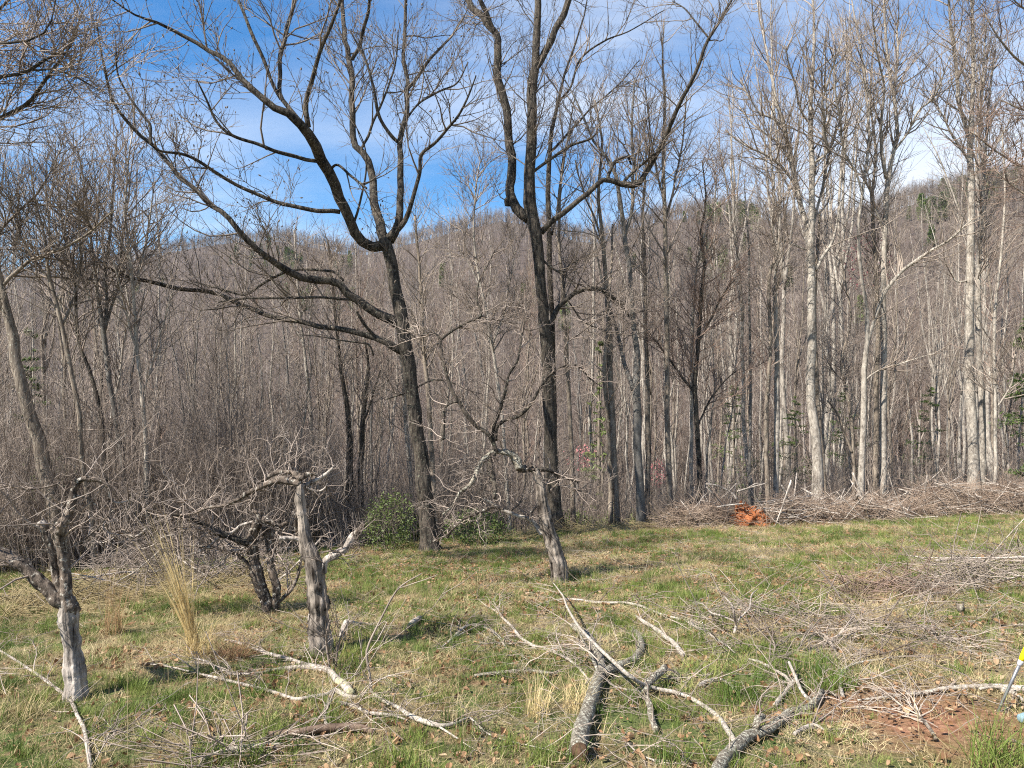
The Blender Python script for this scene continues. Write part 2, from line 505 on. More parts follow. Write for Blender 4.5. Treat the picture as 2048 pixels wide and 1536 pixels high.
# red clay near the fallen wood on the right
def spot(cx, cy, r0, r1):
    dx = t.math('SUBTRACT', sp.outputs[0], cx); dy = t.math('SUBTRACT', sp.outputs[1], cy)
    rr = t.math('SQRT', t.math('ADD', t.math('MULTIPLY', dx, dx), t.math('MULTIPLY', dy, dy)))
    rr = t.math('ADD', rr, t.math('MULTIPLY', t.math('SUBTRACT', n_mid, 0.5), 1.4))
    return t.ramp(rr, r1, r0)
clay = t.mix(t.ramp(t.noise(pos, 22, 5, 0.65), 0.35, 0.65), (0.15, 0.068, 0.036), (0.36, 0.19, 0.115))
pc = G(1880, 1440)
pc2 = G(1760, 1425)
c = t.mix(t.math('MAXIMUM', spot(pc[0], pc[1], 0.15, 0.85), spot(pc2[0], pc2[1], 0.05, 0.6)), c, clay)
# woodland floor beyond the crest: leaf litter
wood = t.mix(t.ramp(t.noise(pos, 1.6, 6, 0.7), 0.35, 0.65), (0.045, 0.035, 0.030), (0.13, 0.10, 0.082))
wf = t.ramp(t.math('ADD', sp.outputs[1], t.math('MULTIPLY', n_mid, 2.0)), 19.0, 23.0)
c = t.mix(wf, c, wood)
t.link(c, b.inputs['Base Color'])
b.inputs['Roughness'].default_value = 0.95; b.inputs['Specular IOR Level'].default_value = 0.1
bp = t.add('ShaderNodeBump'); bp.inputs['Strength'].default_value = 0.8; bp.inputs['Distance'].default_value = 0.03
t.link(n_fin, bp.inputs['Height']); t.link(bp.outputs[0], b.inputs['Normal'])
gg = Geo(); gg.add(np.stack([X, Y, Z], -1), Qg)
tag(gg.obj('ground', m), kind='structure')

# thin clear-day haze: one closed box of even pale air round everything
bm = Geo(); x0_, x1_, y0_, y1_, z0_, z1_ = -1400, 1400, -50, 1400, float(Z.min()) - 1.0, 205
V = np.array([[x, y, z] for x in (x0_, x1_) for y in (y0_, y1_) for z in (z0_, z1_)], float)
bm.add(V, np.array([[0,1,3,2],[4,6,7,5],[0,4,5,1],[2,3,7,6],[0,2,6,4],[1,5,7,3]]))
mh = bpy.data.materials.new('haze_air'); mh.use_nodes = True; t = NT(mh.node_tree); t.n.clear()
pv = t.add('ShaderNodeVolumePrincipled'); pv.inputs['Color'].default_value = (0.8, 0.86, 1, 1); pv.inputs['Density'].default_value = 0.00009; pv.inputs['Anisotropy'].default_value = 0.3
ou = t.add('ShaderNodeOutputMaterial'); t.link(pv.outputs[0], ou.inputs['Volume'])
tag(bm.obj('haze', mh, smooth=False), kind='stuff')

# ------------------------------------------------------------------ tree builder from traced limbs
def limbs3d(rg, d0, lines, M=26, wob=0.35, joint=True):
    """lines: list of [(u, v, width_px), ...]; each limb starts at the depth of the wood it leaves from"""
    seen_uv = None; seen_dd = None; out = []
    for li, ln in enumerate(lines):
        uv = np.array([(q[0], q[1]) for q in ln], float); wd = np.array([q[2] for q in ln], float)
        seg = np.concatenate([[0], np.cumsum(np.linalg.norm(np.diff(uv, axis=0), axis=1))])
        if seen_uv is None:
            dd0 = 0.0; sl = 0.0
        else:
            k = np.argmin(((seen_uv - uv[0]) ** 2).sum(1)); dd0 = seen_dd[k]
            sl = rg.uniform(-wob, wob)
        dd = dd0 + sl * seg / F * d0 + 0.12 * np.sin(seg / 90.0 + li) * (seg / F * d0) * (0 if li == 0 else 1)
        dep = d0 + dd
        P = np.stack([(uv[:, 0] - 1024) / F * dep, dep, EYE - (uv[:, 1] - 768) / F * dep], -1)
        R = wd / 2 * dep / F
        su = []; sd = []
        for k in range(len(uv) - 1):
            for q in np.linspace(0, 1, 6):
                su.append(uv[k] * (1 - q) + uv[k + 1] * q); sd.append(dd[k] * (1 - q) + dd[k + 1] * q)
        su = np.array(su); sd = np.array(sd)
        seen_uv = su if seen_uv is None else np.vstack([seen_uv, su]); seen_dd = sd if seen_dd is None else np.concatenate([seen_dd, sd])
        if uv[-1, 1] < 30 and wd[-1] > 2.5:          # the limb goes on above the frame
            D = nrm(P[-1] - P[-2]); p = P[-1]; r = R[-1]
            ext = []; er = []
            for q in range(3):
                D = nrm(D + np.array([0, 0, 0.25]) + rg.normal(size=3) * 0.12); p = p + D * 0.9; ext.append(p); er.append(r * (0.72, 0.45, 0.15)[q])
            P = np.vstack([P, ext]); R = np.concatenate([R, er])
        elif li == 0:
            pass
        if li == 0:
            gz = Hs(P[0, 0], P[0, 1])
            if P[0, 2] > gz + 0.05:
                P = np.vstack([[P[0, 0], P[0, 1], gz - 0.1], P]); R = np.concatenate([[R[0] * 1.15], R])
            else:
                P[0, 2] = gz - 0.08
        P, R = resample(P, R, M)
        env = np.minimum(np.arange(M) / 3.0, 1)[:, None]
        P = P + env * np.stack([vnoise(P + 11, 2.2), vnoise(P + 17, 2.2), vnoise(P + 23, 2.2)], -1) * (R[:, None] * 0.7 + 0.012) * (0.35 if li == 0 else 1.0)
        out.append((P, R))
    return np.stack([a for a, _ in out]), np.stack([b_ for _, b_ in out])

def twigs(rg, P, R, n1, n2_, n3, t1=(0.15, 1), l1=(0.5, 2.2), style='spread', sc_=1.0):
    if style == 'spread':
        a = spawn(rg, P, R, n1, t1, (l1[0] * sc_, l1[1] * sc_), (30, 75), 0.06, 0.25, 0.16, 7, 0.0095, 0.0022, 0.3)
        b_ = spawn(rg, *a, n2_, (0.15, 1), (0.25 * sc_, 0.95 * sc_), (25, 65), 0.10, 0.2, 0.16, 5, 0.008, 0.0022, 0.3)
        c_ = spawn(rg, *b_, n3, (0.2, 1), (0.08 * sc_, 0.40 * sc_), (25, 60), 0.12, 0.2, 0.14, 3, 0.012, 0.0020, 0.2)
    else:
        a = spawn(rg, P, R, n1, t1, (l1[0] * sc_, l1[1] * sc_), (28, 68), 0.09, 0.15, 0.13, 8, 0.0095, 0.0022, 0.45, 0.6, 0.5)
        n1 = int(n1 * 0.85); n2_ = int(n2_ * 0.40); n3 = int(n3 * 0.36)
        b_ = spawn(rg, *a, n2_, (0.15, 1), (0.25 * sc_, 1.1 * sc_), (22, 60), 0.08, 0.15, 0.14, 5, 0.0075, 0.0020, 0.3)
        c_ = spawn(rg, *b_, n3, (0.2, 1), (0.10 * sc_, 0.45 * sc_), (22, 60), 0.08, 0.15, 0.14, 3, 0.010, 0.0018, 0.2)
    return a, b_, c_

def traced_tree(name, label, cat, d, lines, mat, tmat, n=(120, 900, 2500), seed=1, ntrunk=1, K=12, rough=0.10, rs=6, l1=(0.5, 2.2),
                style='spread', t1=(0.15, 1), sc_=1.0, ridges=0.0, trunk_twigs=(0.45, 1), group=None, pods=0, M=26, wob=0.35, flare=1.35, wsc=(0.78, 0.85)):
    rg = np.random.default_rng(seed)
    P, R = limbs3d(rg, d, lines, M=M, wob=wob)
    R[:ntrunk] *= wsc[0]; R[ntrunk:] *= wsc[1]
    R[0, 0] *= flare; R[0, 1] *= 1 + (flare - 1) * 0.5
    base = P[0, 0].copy(); base[2] = Hs(base[0], base[1])
    rt = root(name, base, label, cat, group)
    g = Geo(); tube(g, P[:ntrunk], R[:ntrunk], K, cap=True, rough=rough, rs=rs, ridges=ridges)
    g.obj('trunk', mat, rt)
    if len(P) > ntrunk:
        for k in range(ntrunk, len(P)):
            g = Geo(); tube(g, P[k:k + 1], R[k:k + 1], max(6, int(K * 0.7)), cap=True, rough=rough * 0.9, rs=rs * 1.3)
            g.obj('limb', mat, rt)
    # twigs leave from the limbs and from the upper part of the trunk
    q = int(trunk_twigs[0] * (M - 1))
    Pt, Rt = zip(*[resample(P[k, q:], R[k, q:], M) for k in range(ntrunk)])
    SP = np.concatenate([np.stack(Pt), P[ntrunk:]]); SR = np.concatenate([np.stack(Rt), R[ntrunk:]])
    a, b_, c_ = twigs(rg, SP, SR, *n, t1=t1, l1=l1, style=style, sc_=sc_)
    g = Geo(); tube(g, *a, 4); tube(g, *b_, 3); tube(g, *c_, 3)
    if pods:
        k = rg.choice(len(c_[0]), pods); p = c_[0][k, -1]; Dp = nrm(c_[0][k, -1] - c_[0][k, -2])
        PP = p[:, None] + Dp[:, None] * np.array([0, .012, .03, .045])[None, :, None] * rg.uniform(0.7, 1.5, (pods, 1, 1))
        tube(g, PP, np.tile([[.003, .010, .011, .002]], (pods, 1)) * rg.uniform(.7, 1.3, (pods, 1)), 4)
    g.obj('twigs', tmat, rt, smooth=True)['kind'] = 'stuff'
    return rt

# ------------------------------------------------------------------ the two big dark trees in the middle
T1 = [
 [(862,1106,54),(855,1060,48),(848,985,44),(838,900,41),(825,800,38),(815,720,38),(805,650,38),(792,580,34),(778,510,32),(770,478,34)],
 [(770,490,26),(745,496,25),(718,482,24),(692,440,24),(672,385,25),(655,340,26),(632,285,26),(610,252,22),(578,226,18),(547,212,16),(504,176,14),(470,135,12),(445,113,11),(390,86,9),(324,49,7),(258,23,4)],
 [(617,254,12),(613,203,12),(625,156,10),(644,98,9),(664,50,8),(683,0,7)],
 [(600,243,12),(566,196,10),(559,150,10),(559,113,10),(570,78,10),(582,31,9),(588,0,8)],
 [(562,198,9),(539,156,8),(523,113,8),(504,70,8),(488,27,7),(477,0,6)],
 [(633,322,9),(586,312,9),(523,289,8),(469,270,7),(434,242,6),(414,203,5),(392,160,3)],
 [(680,424,11),(625,418,10),(547,402,9),(484,375,8),(430,344,8),(375,312,7),(324,301,5),(300,285,4)],
 [(803,652,26),(750,625,20),(707,593,19),(672,566,18),(636,563,18),(586,551,17),(527,512,14),(488,476,13),(453,433,12),(406,394,11),(363,359,10),(332,320,9),(305,289,9),(273,262,8),(242,230,7),(223,191,6),(211,148,6),(199,98,4),(195,47,3)],
 [(303,289,7),(301,250,6),(289,234,6),(258,195,5),(234,148,4),(231,90,3)],
 [(687,561,5),(664,543,6),(609,537,6),(570,543,6),(523,566,6),(484,590,5),(430,574,4),(380,562,2)],
 [(805,703,20),(772,683,16),(743,675,14),(707,661,13),(672,654,12),(609,647,12),(537,631,11),(483,611,10),(430,586,10),(358,575,10),(304,564,9),(261,554,8),(215,532,6),(172,500,4),(130,470,2)],
 [(725,608,7),(700,598,6),(640,596,6),(573,595,6),(505,597,5),(440,602,4)],
 [(752,676,7),(735,655,7),(722,637,7),(712,622,5)],
 [(747,711,4),(738,692,5),(718,686,4),(654,675,3),(600,668,2)],
 [(770,482,24),(756,441,22),(748,390,18),(741,344,17),(729,312,16),(709,289,15),(705,250,14),(703,195,13),(701,148,13),(694,101,12),(684,47,10),(686,0,9)],
 [(703,120,9),(721,86,9),(733,39,8),(737,0,7)],
 [(778,480,26),(791,457,20),(799,414,17),(805,351,15),(801,293,13),(813,234,12),(811,187,11),(813,164,10),(807,117,9),(809,47,8),(811,0,7)],
 [(803,290,9),(780,266,8),(760,234,8),(752,187,7),(741,148,6),(722,100,5),(700,60,3)],
 [(813,180,8),(842,144,8),(873,105,6),(905,70,5),(928,31,4)],
 [(807,250,5),(834,211,5),(873,187,5),(912,168,4),(936,125,3)],
 [(793,462,14),(823,410,10),(838,351,9),(842,312,8),(873,285,7),(909,242,6),(932,203,5),(952,150,3)],
 [(822,780,4),(858,763,5),(886,761,4),(915,770,2)],
 [(822,778,5),(800,790,4),(772,799,3)],
 [(741,330,7),(722,300,6),(736,270,6),(748,238,6),(765,195,5),(790,130,4),(796,60,3)],
 [(656,345,7),(675,330,6),(700,352,6),(735,378,5)],
 [(700,460,7),(712,430,6),(722,395,5),(733,345,4),(728,290,3),(700,235,2)],
]
d1 = gdepth(862, 1104)
traced_tree('tall_tree', 'large dark tree with long bare limbs sweeping left across the sky', 'tree', d1, T1, M_oak, M_oaktwig,
            (360, 2000, 4400), 11, K=18, rough=0.10, rs=5, l1=(0.5, 2.0), t1=(0.25, 1), pods=1500, trunk_twigs=(0.8, 1), M=40, wob=0.5, wsc=(0.71, 0.86), flare=1.6)
T2 = [
 [(1112,1062,36),(1109,1000,32),(1103,900,30),(1098,800,27),(1094,750,27),(1090,679,25),(1084,607,25),(1080,536,25),(1074,469,28),(1060,415,30),(1061,351,26),(1063,293,24),(1063,234,23),(1065,176,23),(1071,132,20),(1072,78,17),(1075,0,16)],
 [(1058,438,24),(1036,418,22),(1025,395,21),(1023,371,20),(1022,332,20),(1016,273,19),(1008,195,18),(996,129,18),(991,66,15),(966,34,15),(936,0,14)],
 [(990,66,10),(971,23,11),(958,0,10)],
 [(1018,400,18),(1018,410,16)],
 [(1072,135,16),(1086,112,16),(1104,78,15),(1123,39,15),(1137,0,14)],
 [(1082,466,13),(1098,450,12),(1116,434,12),(1155,406,12),(1186,379,11),(1213,357,11),(1241,367,13),(1272,371,16),(1287,352,11),(1315,305,10),(1338,258,10),(1366,195,9),(1397,133,8),(1417,78,7),(1445,30,6),(1464,0,5)],
 [(1215,358,7),(1222,340,8),(1229,324,8),(1244,315,7),(1256,312,7),(1264,328,4)],
 [(1245,366,7),(1284,328,5),(1310,306,4),(1345,280,3)],
 [(1066,344,7),(1092,324,7),(1127,301,6),(1178,277,5),(1196,262,2)],
 [(1092,662,12),(1112,625,11),(1130,604,11),(1151,586,10),(1180,577,10),(1209,581,9),(1237,604,8),(1262,640,3)],
 [(1130,604,5),(1127,575,5),(1125,550,5),(1136,532,4),(1160,518,3)],
 [(1086,520,5),(1110,540,5),(1132,552,4),(1150,575,2)],
 [(1420,80,4),(1400,55,4),(1370,20,3),(1345,4,2)],
 [(1135,600,3),(1165,640,4),(1205,660,3),(1240,668,2)],
]
traced_tree('tall_tree', 'tall dark tree forked high up, broken stub, crooked knotted limb reaching right', 'tree', 16.6, T2, M_oak, M_oaktwig,
            (300, 1700, 4200), 12, K=18, rough=0.12, rs=5, l1=(0.5, 2.1), t1=(0.2, 1), trunk_twigs=(0.45, 1), M=44, wob=0.35, wsc=(0.86, 0.90), flare=1.6)

# ------------------------------------------------------------------ other traced woodland trees
def up(x0, y0, w0, x1, y1, w1, x2=None, y2=None, w2=None):
    l = [(x0, y0, w0), ((x0 + x1) / 2 + 2, (y0 + y1) / 2, (w0 + w1) / 2), (x1, y1, w1)]
    if x2 is not None: l += [((x1 + x2) / 2 - 2, (y1 + y2) / 2, (w1 + w2) / 2), (x2, y2, w2)]
    return l
wood = [
 # name, label, depth, material, twig material, lines, (n1,n2,n3), trunk twig start, l1, style
 ('slate barked tree whose trunk divides low in a narrow V, right of the centre tree', 17.5, M_slate, M_browntwig,
  [[(1283,1040,23),(1277,909,21),(1273,812,20),(1268,772,21),(1275,735,16),(1271,675,14),(1264,617,13),(1260,540,12),(1250,470,12),(1240,400,11),(1226,330,9),(1190,290,7),(1160,215,5),(1130,160,3)],
   [(1268,780,15),(1256,750,11),(1240,700,9),(1232,655,8),(1215,600,6),(1200,540,5),(1190,470,3)],
   [(1250,470,9),(1262,420,8),(1268,340,7),(1262,250,6),(1270,160,4)]], (60,500,1600), 0.5, (0.6,2.4), 'up'),
 ('straight grey trunk standing between the V-forked tree and the dead brush', 18.5, M_brown, M_greytwig,
  [[(1341,1020,15),(1336,890,14),(1334,734,13),(1332,578,12),(1331,508,12),(1329,390,10),(1326,300,8),(1330,200,7),(1324,120,5),(1328,40,3)],
   [(1330,440,7),(1350,370,5),(1365,280,4),(1372,190,3)], [(1328,400,6),(1312,330,5),(1296,240,4),(1290,160,2)]], (80,700,2000), 0.4, (0.6,2.6), 'up'),
 ('sunlit grey-brown twin trunk left of the V-forked tree', 17.8, M_brown, M_greytwig,
  [[(1236,1050,14),(1228,900,14),(1221,750,15),(1219,661,13),(1212,560,11),(1205,470,10),(1196,380,8),(1205,290,6),(1190,200,5)],
   [(1222,1050,13),(1219,900,12),(1210,760,11),(1213,660,8),(1222,560,6),(1226,450,5)],
   [(1208,500,6),(1190,440,5),(1170,390,4),(1150,320,3)]], (60,500,1500), 0.5, (0.6,2.2), 'up'),
 ('thin grey trunk right behind the tall centre tree', 18.0, M_brown, M_browntwig,
  [[(1147,1040,13),(1144,930,12),(1137,786,11),(1132,679,10),(1124,560,9),(1118,470,8),(1120,380,7),(1135,280,5),(1150,190,3)]], (40,320,900), 0.5, (0.5,1.8), 'up'),
 ('dark upright tree hard against the right side of the tall centre tree', 18.2, M_oak, M_browntwig,
  [[(1112,1030,13),(1108,800,12),(1104,640,13),(1100,560,14),(1098,469,13),(1096,390,13),(1100,300,11),(1108,234,10),(1118,200,8),(1128,150,6),(1160,60,4),(1175,0,3)],
   [(1100,305,6),(1122,284,6),(1160,240,5),(1196,205,4),(1245,160,3),(1280,120,2)],
   [(1117,205,6),(1140,175,5),(1160,120,5),(1210,80,4),(1260,60,3),(1330,20,2)],
   [(1104,470,5),(1120,380,4),(1130,300,4),(1152,240,3)]], (60,500,1500), 0.6, (0.6,2.2), 'up'),
 ('stout pale mottled trunk forking into two whitish stems above the brush pile', 19.0, M_grey, M_greytwig,
  [[(1637,1000,30),(1630,851,24),(1622,773,23),(1624,675,22),(1621,597,21),(1622,508,20),(1622,449,16),(1624,352,14),(1622,273,13),(1620,215,11),(1626,156,9),(1628,39,6),(1626,0,5)],
   [(1621,520,14),(1612,449,13),(1597,391,12),(1586,330,11),(1569,254,9),(1550,195,8),(1540,130,6),(1528,70,4),(1518,20,3)],
   [(1624,460,6),(1640,400,6),(1655,330,6),(1668,270,5),(1690,215,4)],
   [(1628,326,6),(1655,303,7),(1651,270,8),(1645,234,7),(1650,190,5),(1672,120,4),(1688,60,3)],
   [(1594,380,6),(1570,340,5),(1530,310,5),(1490,290,4),(1450,262,3)],
   [(1587,335,6),(1560,290,5),(1515,255,4),(1478,215,3)],
   [(1570,256,5),(1550,240,5),(1515,220,4),(1480,160,3)],
   [(1632,540,8),(1650,508,7),(1664,480,6),(1684,400,3)],
   [(1620,500,5),(1590,490,5),(1545,470,3)],
   [(1622,250,5),(1600,215,5),(1585,150,4),(1570,90,3)]], (260,1900,5200), 0.5, (0.7,2.8), 'up'),
 ('slim brown trunk leaning on the right edge of the pale forked trunk', 19.6, M_brown, M_browntwig,
  [[(1650,1000,13),(1642,880,12),(1632,740,10),(1630,600,9),(1634,500,7),(1640,420,5)]], (20,160,500), 0.5, (0.5,1.6), 'up'),
 ('knobbly grey trunk with a sinuous upper stem between pale trunks', 18.8, M_grey, M_greytwig,
  [[(1720,1000,17),(1727,851,15),(1729,753,14),(1733,695,12),(1737,636,11),(1727,597,9),(1723,539,9),(1716,470,8),(1722,400,7),(1735,310,7),(1738,240,6),(1730,160,6),(1722,100,5),(1710,40,4),(1705,0,3)],
   [(1734,692,8),(1745,656,8),(1768,586,9),(1796,551,8),(1830,522,8),(1862,500,7),(1900,478,5),(1950,436,3)],
   [(1727,400,5),(1712,350,5),(1690,300,5),(1680,240,5),(1672,180,4),(1668,100,3)],
   [(1730,760,4),(1760,742,4),(1800,728,3),(1870,708,2)],
   [(1733,262,5),(1742,200,5),(1720,150,4),(1690,90,3)]], (150,1200,3400), 0.5, (0.7,2.6), 'up'),
 ('straight grey trunk forking at skyline height, right one of a close pair', 19.2, M_grey, M_greytwig,
  [[(1765,985,18),(1767,851,17),(1768,695,15),(1766,578,13),(1770,469,13),(1774,365,12),(1790,300,10),(1794,254,9),(1789,195,8),(1776,137,7),(1770,39,6),(1768,0,5)],
   [(1773,358,9),(1765,305,8),(1764,234,7),(1768,180,5),(1754,100,4),(1745,20,3)],
   [(1790,300,6),(1815,262,5),(1840,220,5),(1870,190,4),(1900,110,2)],
   [(1788,195,6),(1792,120,5),(1796,40,4)],
   [(1770,470,5),(1745,400,5),(1720,330,4)]], (170,1400,3800), 0.5, (0.7,2.7), 'up'),
 ('shaded grey-brown trunk, left one of the close pair beside the knobbly trunk', 19.8, M_brown, M_browntwig,
  [[(1751,985,14),(1753,773,13),(1756,640,12),(1750,500,10),(1744,400,8),(1752,300,6),(1740,200,5),(1748,80,3)]], (80,700,1800), 0.4, (0.6,2.2), 'up'),
 ('tall pale ringed trunk with peeled orange foot near the right edge', 19.5, M_grey, M_greytwig,
  [[(1950,985,30),(1946,930,27),(1944,851,25),(1940,773,24),(1940,656,21),(1941,547,19),(1943,430,17),(1941,332,15),(1940,280,14),(1945,195,9),(1946,78,8),(1944,0,7)],
   [(1940,285,9),(1928,240,9),(1918,195,8),(1909,117,7),(1897,0,5)],
   [(1943,270,6),(1960,220,5),(1966,150,4),(1972,60,3)],
   [(1938,560,5),(1912,560,4),(1900,528,3)],
   [(1942,330,5),(1920,290,5),(1890,240,4),(1860,180,3)],
   [(1944,355,5),(1985,300,4),(2020,240,3)]], (240,1700,4600), 0.55, (0.7,2.7), 'up'),
 ('pale trunk half hidden behind the tall ringed trunk', 20.3, M_grey, M_greytwig,
  [[(1966,985,17),(1964,850,16),(1958,700,15),(1957,560,13),(1962,430,10),(1970,330,8),(1976,220,6),(1990,100,4)]], (100,900,2200), 0.45, (0.7,2.4), 'up'),
 ('white speckled slender trunk near the green pine at the right edge', 18.6, M_grey, M_greytwig,
  [[(1990,985,8),(1991,900,8),(1991,800,8),(1988,700,7),(1992,600,6),(2003,500,6),(2010,380,5),(2004,260,3)],
   [(1996,812,4),(2010,790,4),(2024,758,4),(2030,710,3)],[(1994,800,4),(1984,778,3),(1982,744,3)]], (60,500,1500), 0.4, (0.5,2.0), 'up'),
 ('lit mottled trunk, right one of a pair above the clay root ball', 19.0, M_grey, M_greytwig,
  [[(1552,1012,15),(1554,851,14),(1554,695,13),(1549,578,12),(1552,520,10),(1544,450,8),(1549,380,6),(1540,300,5),(1546,200,4)]], (80,800,2000), 0.45, (0.6,2.2), 'up'),
 ('brown crooked trunk of the pair above the clay root ball, elbowed near its top', 18.8, M_brown, M_browntwig,
  [[(1537,1012,13),(1533,900,12),(1533,812,10),(1540,695,9),(1538,559,9),(1545,530,8),(1556,508,7),(1560,460,4)]], (40,350,900), 0.5, (0.5,1.8), 'up'),
 ('very thin straight grey pole tree with hardly any branches left of the mottled pair', 19.5, M_slate, M_greytwig,
  [[(1499,995,8),(1500,880,7),(1501,773,7),(1499,640,6),(1498,500,5),(1491,410,4),(1489,360,2)]], (14,100,260), 0.7, (0.4,1.2), 'up'),
 ('dark brown vine-hung trunk left of the clay root ball', 19.0, M_oak, M_redtwig,
  [[(1399,1000,14),(1397,900,13),(1390,773,12),(1397,675,10),(1404,578,10),(1410,530,9),(1402,470,7),(1412,400,5),(1404,320,3)],
   [(1392,790,7),(1372,760,6),(1340,720,5),(1310,680,3)],[(1399,680,6),(1420,640,5),(1445,590,4),(1470,560,2)],[(1396,850,5),(1420,800,4),(1450,760,3),(1490,730,2)]], (110,900,2400), 0.3, (0.6,2.0), 'spread'),
 ('tall even grey trunk close right of the V-forked tree', 19.5, M_brown, M_greytwig,
  [[(1294,1040,14),(1296,900,13),(1295,773,12),(1291,656,10),(1290,540,9),(1285,430,7),(1292,330,5),(1288,240,3)]], (60,500,1400), 0.4, (0.6,2.0), 'up'),
 ('pale slender trunk left of the dark vine-hung trunk', 19.8, M_grey, M_greytwig,
  [[(1382,1005,10),(1383,880,10),(1384,760,9),(1385,650,8),(1390,560,7),(1400,500,6),(1424,430,4),(1434,350,3)]], (60,500,1400), 0.4, (0.6,2.0), 'up'),
 ('slim crooked tree with curling dark limbs between the forked pale trunk and knobbly trunk', 19.6, M_brown, M_browntwig,
  [[(1708,1000,8),(1706,880,8),(1700,820,8),(1690,770,7),(1682,720,6),(1702,640,5),(1690,560,4),(1680,500,3)],
   [(1704,905,6),(1690,870,5),(1670,820,4),(1655,800,3)]], (40,340,900), 0.4, (0.5,1.8), 'spread'),
 ('dark leaning trunk rising from the thicket at the far left', 12.4, M_brown, M_oaktwig,
  [[(128,1130,42),(110,1030,38),(82,912,33),(54,804,29),(30,697,25),(6,600,20),(-10,520,17),(-40,430,20),(-70,330,14)],
   [(0,580,9),(25,545,9),(60,520,8),(100,508,7),(170,470,5),(230,420,3)],
   [(-5,540,7),(0,470,6),(40,420,5),(80,380,4),(120,300,3)]], (60,500,1300), 0.6, (0.6,2.0), 'spread'),
 ('grey-barked sapling splitting in a tight V, left of centre of the left thicket', 14.0, M_slate, M_browntwig,
  [[(258,1060,13),(247,930,13),(229,822,13),(215,733,12),(207,665,12),(198,607,8),(190,540,7),(178,450,6),(165,350,5),(150,280,3)],
   [(208,668,10),(212,607,8),(214,540,7),(222,450,6),(226,350,4),(235,260,3)],
   [(210,660,7),(222,610,6),(240,550,6),(248,470,5),(258,380,4),(250,290,3)],
   [(247,930,5),(232,890,4),(200,850,4),(170,800,2)]], (110,800,1700), 0.5, (0.6,2.2), 'up'),
 ('slender pale grey trunk with a gentle bow, rightmost of the left thicket', 13.4, M_grey, M_browntwig,
  [[(296,1060,12),(294,983,11),(293,894,11),(286,804,11),(276,715,10),(272,661,9),(265,572,8),(258,500,7),(250,420,6),(256,330,4),(266,260,3)],
   [(287,782,4),(300,740,4),(315,690,3),(330,640,3),(345,585,2)],[(266,580,5),(285,510,4),(300,440,4),(310,360,2)],
   [(275,700,5),(255,640,4),(240,580,4),(225,520,3)],[(262,530,4),(240,480,4),(215,430,3)]], (100,700,1500), 0.45, (0.6,2.1), 'up'),
 ('dark slim trunk leaning left in the left thicket', 12.6, M_brown, M_oaktwig,
  [[(185,1060,12),(165,930,12),(158,822,12),(140,733,11),(122,643,10),(108,590,9),(97,554,8),(90,480,6),(70,400,5),(60,320,3)],
   [(125,650,6),(150,590,5),(160,520,5),(158,440,4),(150,350,2)],[(98,556,5),(70,520,5),(40,470,4),(20,400,3)]], (100,700,1500), 0.45, (0.6,2.1), 'up'),
 ('blackish thin trunk crossing behind the grey V-split sapling', 13.6, M_oak, M_browntwig,
  [[(222,1060,11),(209,930,10),(204,840,10),(183,751,9),(161,697,8),(152,640,8),(150,560,7),(130,470,6),(118,390,4),(110,300,3)]], (80,520,1200), 0.45, (0.6,2.1), 'up'),
 ('bare crown with mossy limbs entering high at the left edge', 9.0, M_oak, M_browntwig,
  [[(-180,1300,46),(-150,900,40),(-140,600,34),(-150,380,28),(-170,150,20),(-190,0,12)],
   [(-145,330,13),(-60,265,11),(0,236,10),(50,205,9),(78,172,8),(100,145,7),(120,120,5),(145,85,4),(160,30,3)],
   [(-150,230,10),(-60,165,9),(0,152,8),(50,143,7),(85,122,7),(125,102,5),(148,75,4),(165,30,3)],
   [(-160,120,8),(-60,92,7),(0,88,6),(55,82,5),(80,70,5),(100,50,4),(110,10,3)],
   [(60,140,4),(110,140,4),(160,160,3),(200,182,2)],
   [(-165,50,6),(-50,35,6),(0,15,6),(15,0,5)]], (160,1000,2600), 0.9, (0.4,1.3), 'spread'),
 ('bare drooping crown entering from beyond the right edge at the top', 16.0, M_brown, M_redtwig,
  [[(2240,1010,26),(2230,700,24),(2215,420,20),(2200,200,16),(2190,0,10)],
   [(2205,330,9),(2120,300,8),(2050,335,6),(1990,300,4),(1940,262,3)],
   [(2200,250,9),(2110,180,8),(2050,130,6),(2000,80,4),(1970,30,3)],
   [(2200,200,8),(2130,90,6),(2080,40,5),(2020,-10,3)],
   [(2210,400,7),(2120,420,6),(2040,380,4),(1990,340,2)],
   [(2205,280,7),(2120,230,6),(2050,220,5),(2000,200,3)]], (170,1000,2000), 0.9, (0.5,1.8), 'spread'),
 ('lit slender trunk left of the dark sweeping-limbed tree', 17.0, M_grey, M_greytwig,
  [[(634,1070,9),(628,922,9),(621,822,9),(612,733,8),(602,643,7),(596,580,6),(592,520,5),(588,460,3)],
   [(600,640,4),(620,590,3),(635,530,3)],[(606,690,4),(585,640,3),(560,600,2)]], (60,500,1300), 0.35, (0.5,1.6), 'up'),
 ('dark stout twin trunk, left stem, behind the old leaning apple arm', 16.0, M_oak, M_browntwig,
  [[(704,1100,26),(700,983,22),(697,858,14),(684,750,10),(672,650,8),(664,560,6),(655,480,4)]], (60,500,1200), 0.45, (0.5,1.6), 'up'),
 ('dark trunk broken off at mid height beside the stout twin trunk', 16.2, M_oak, M_browntwig,
  [[(722,1100,18),(722,965,15),(725,840,12),(736,750,8),(734,708,6),(728,680,3)],[(726,845,5),(745,790,4),(760,740,3)]], (40,300,700), 0.5, (0.4,1.3), 'up'),
 ('grey trunk close behind the right side of the dark sweeping-limbed tree', 16.0, M_brown, M_greytwig,
  [[(872,1060,14),(865,947,13),(856,786,12),(847,679,11),(843,590,9),(836,500,7),(830,430,5)]], (60,500,1300), 0.5, (0.5,1.7), 'up'),
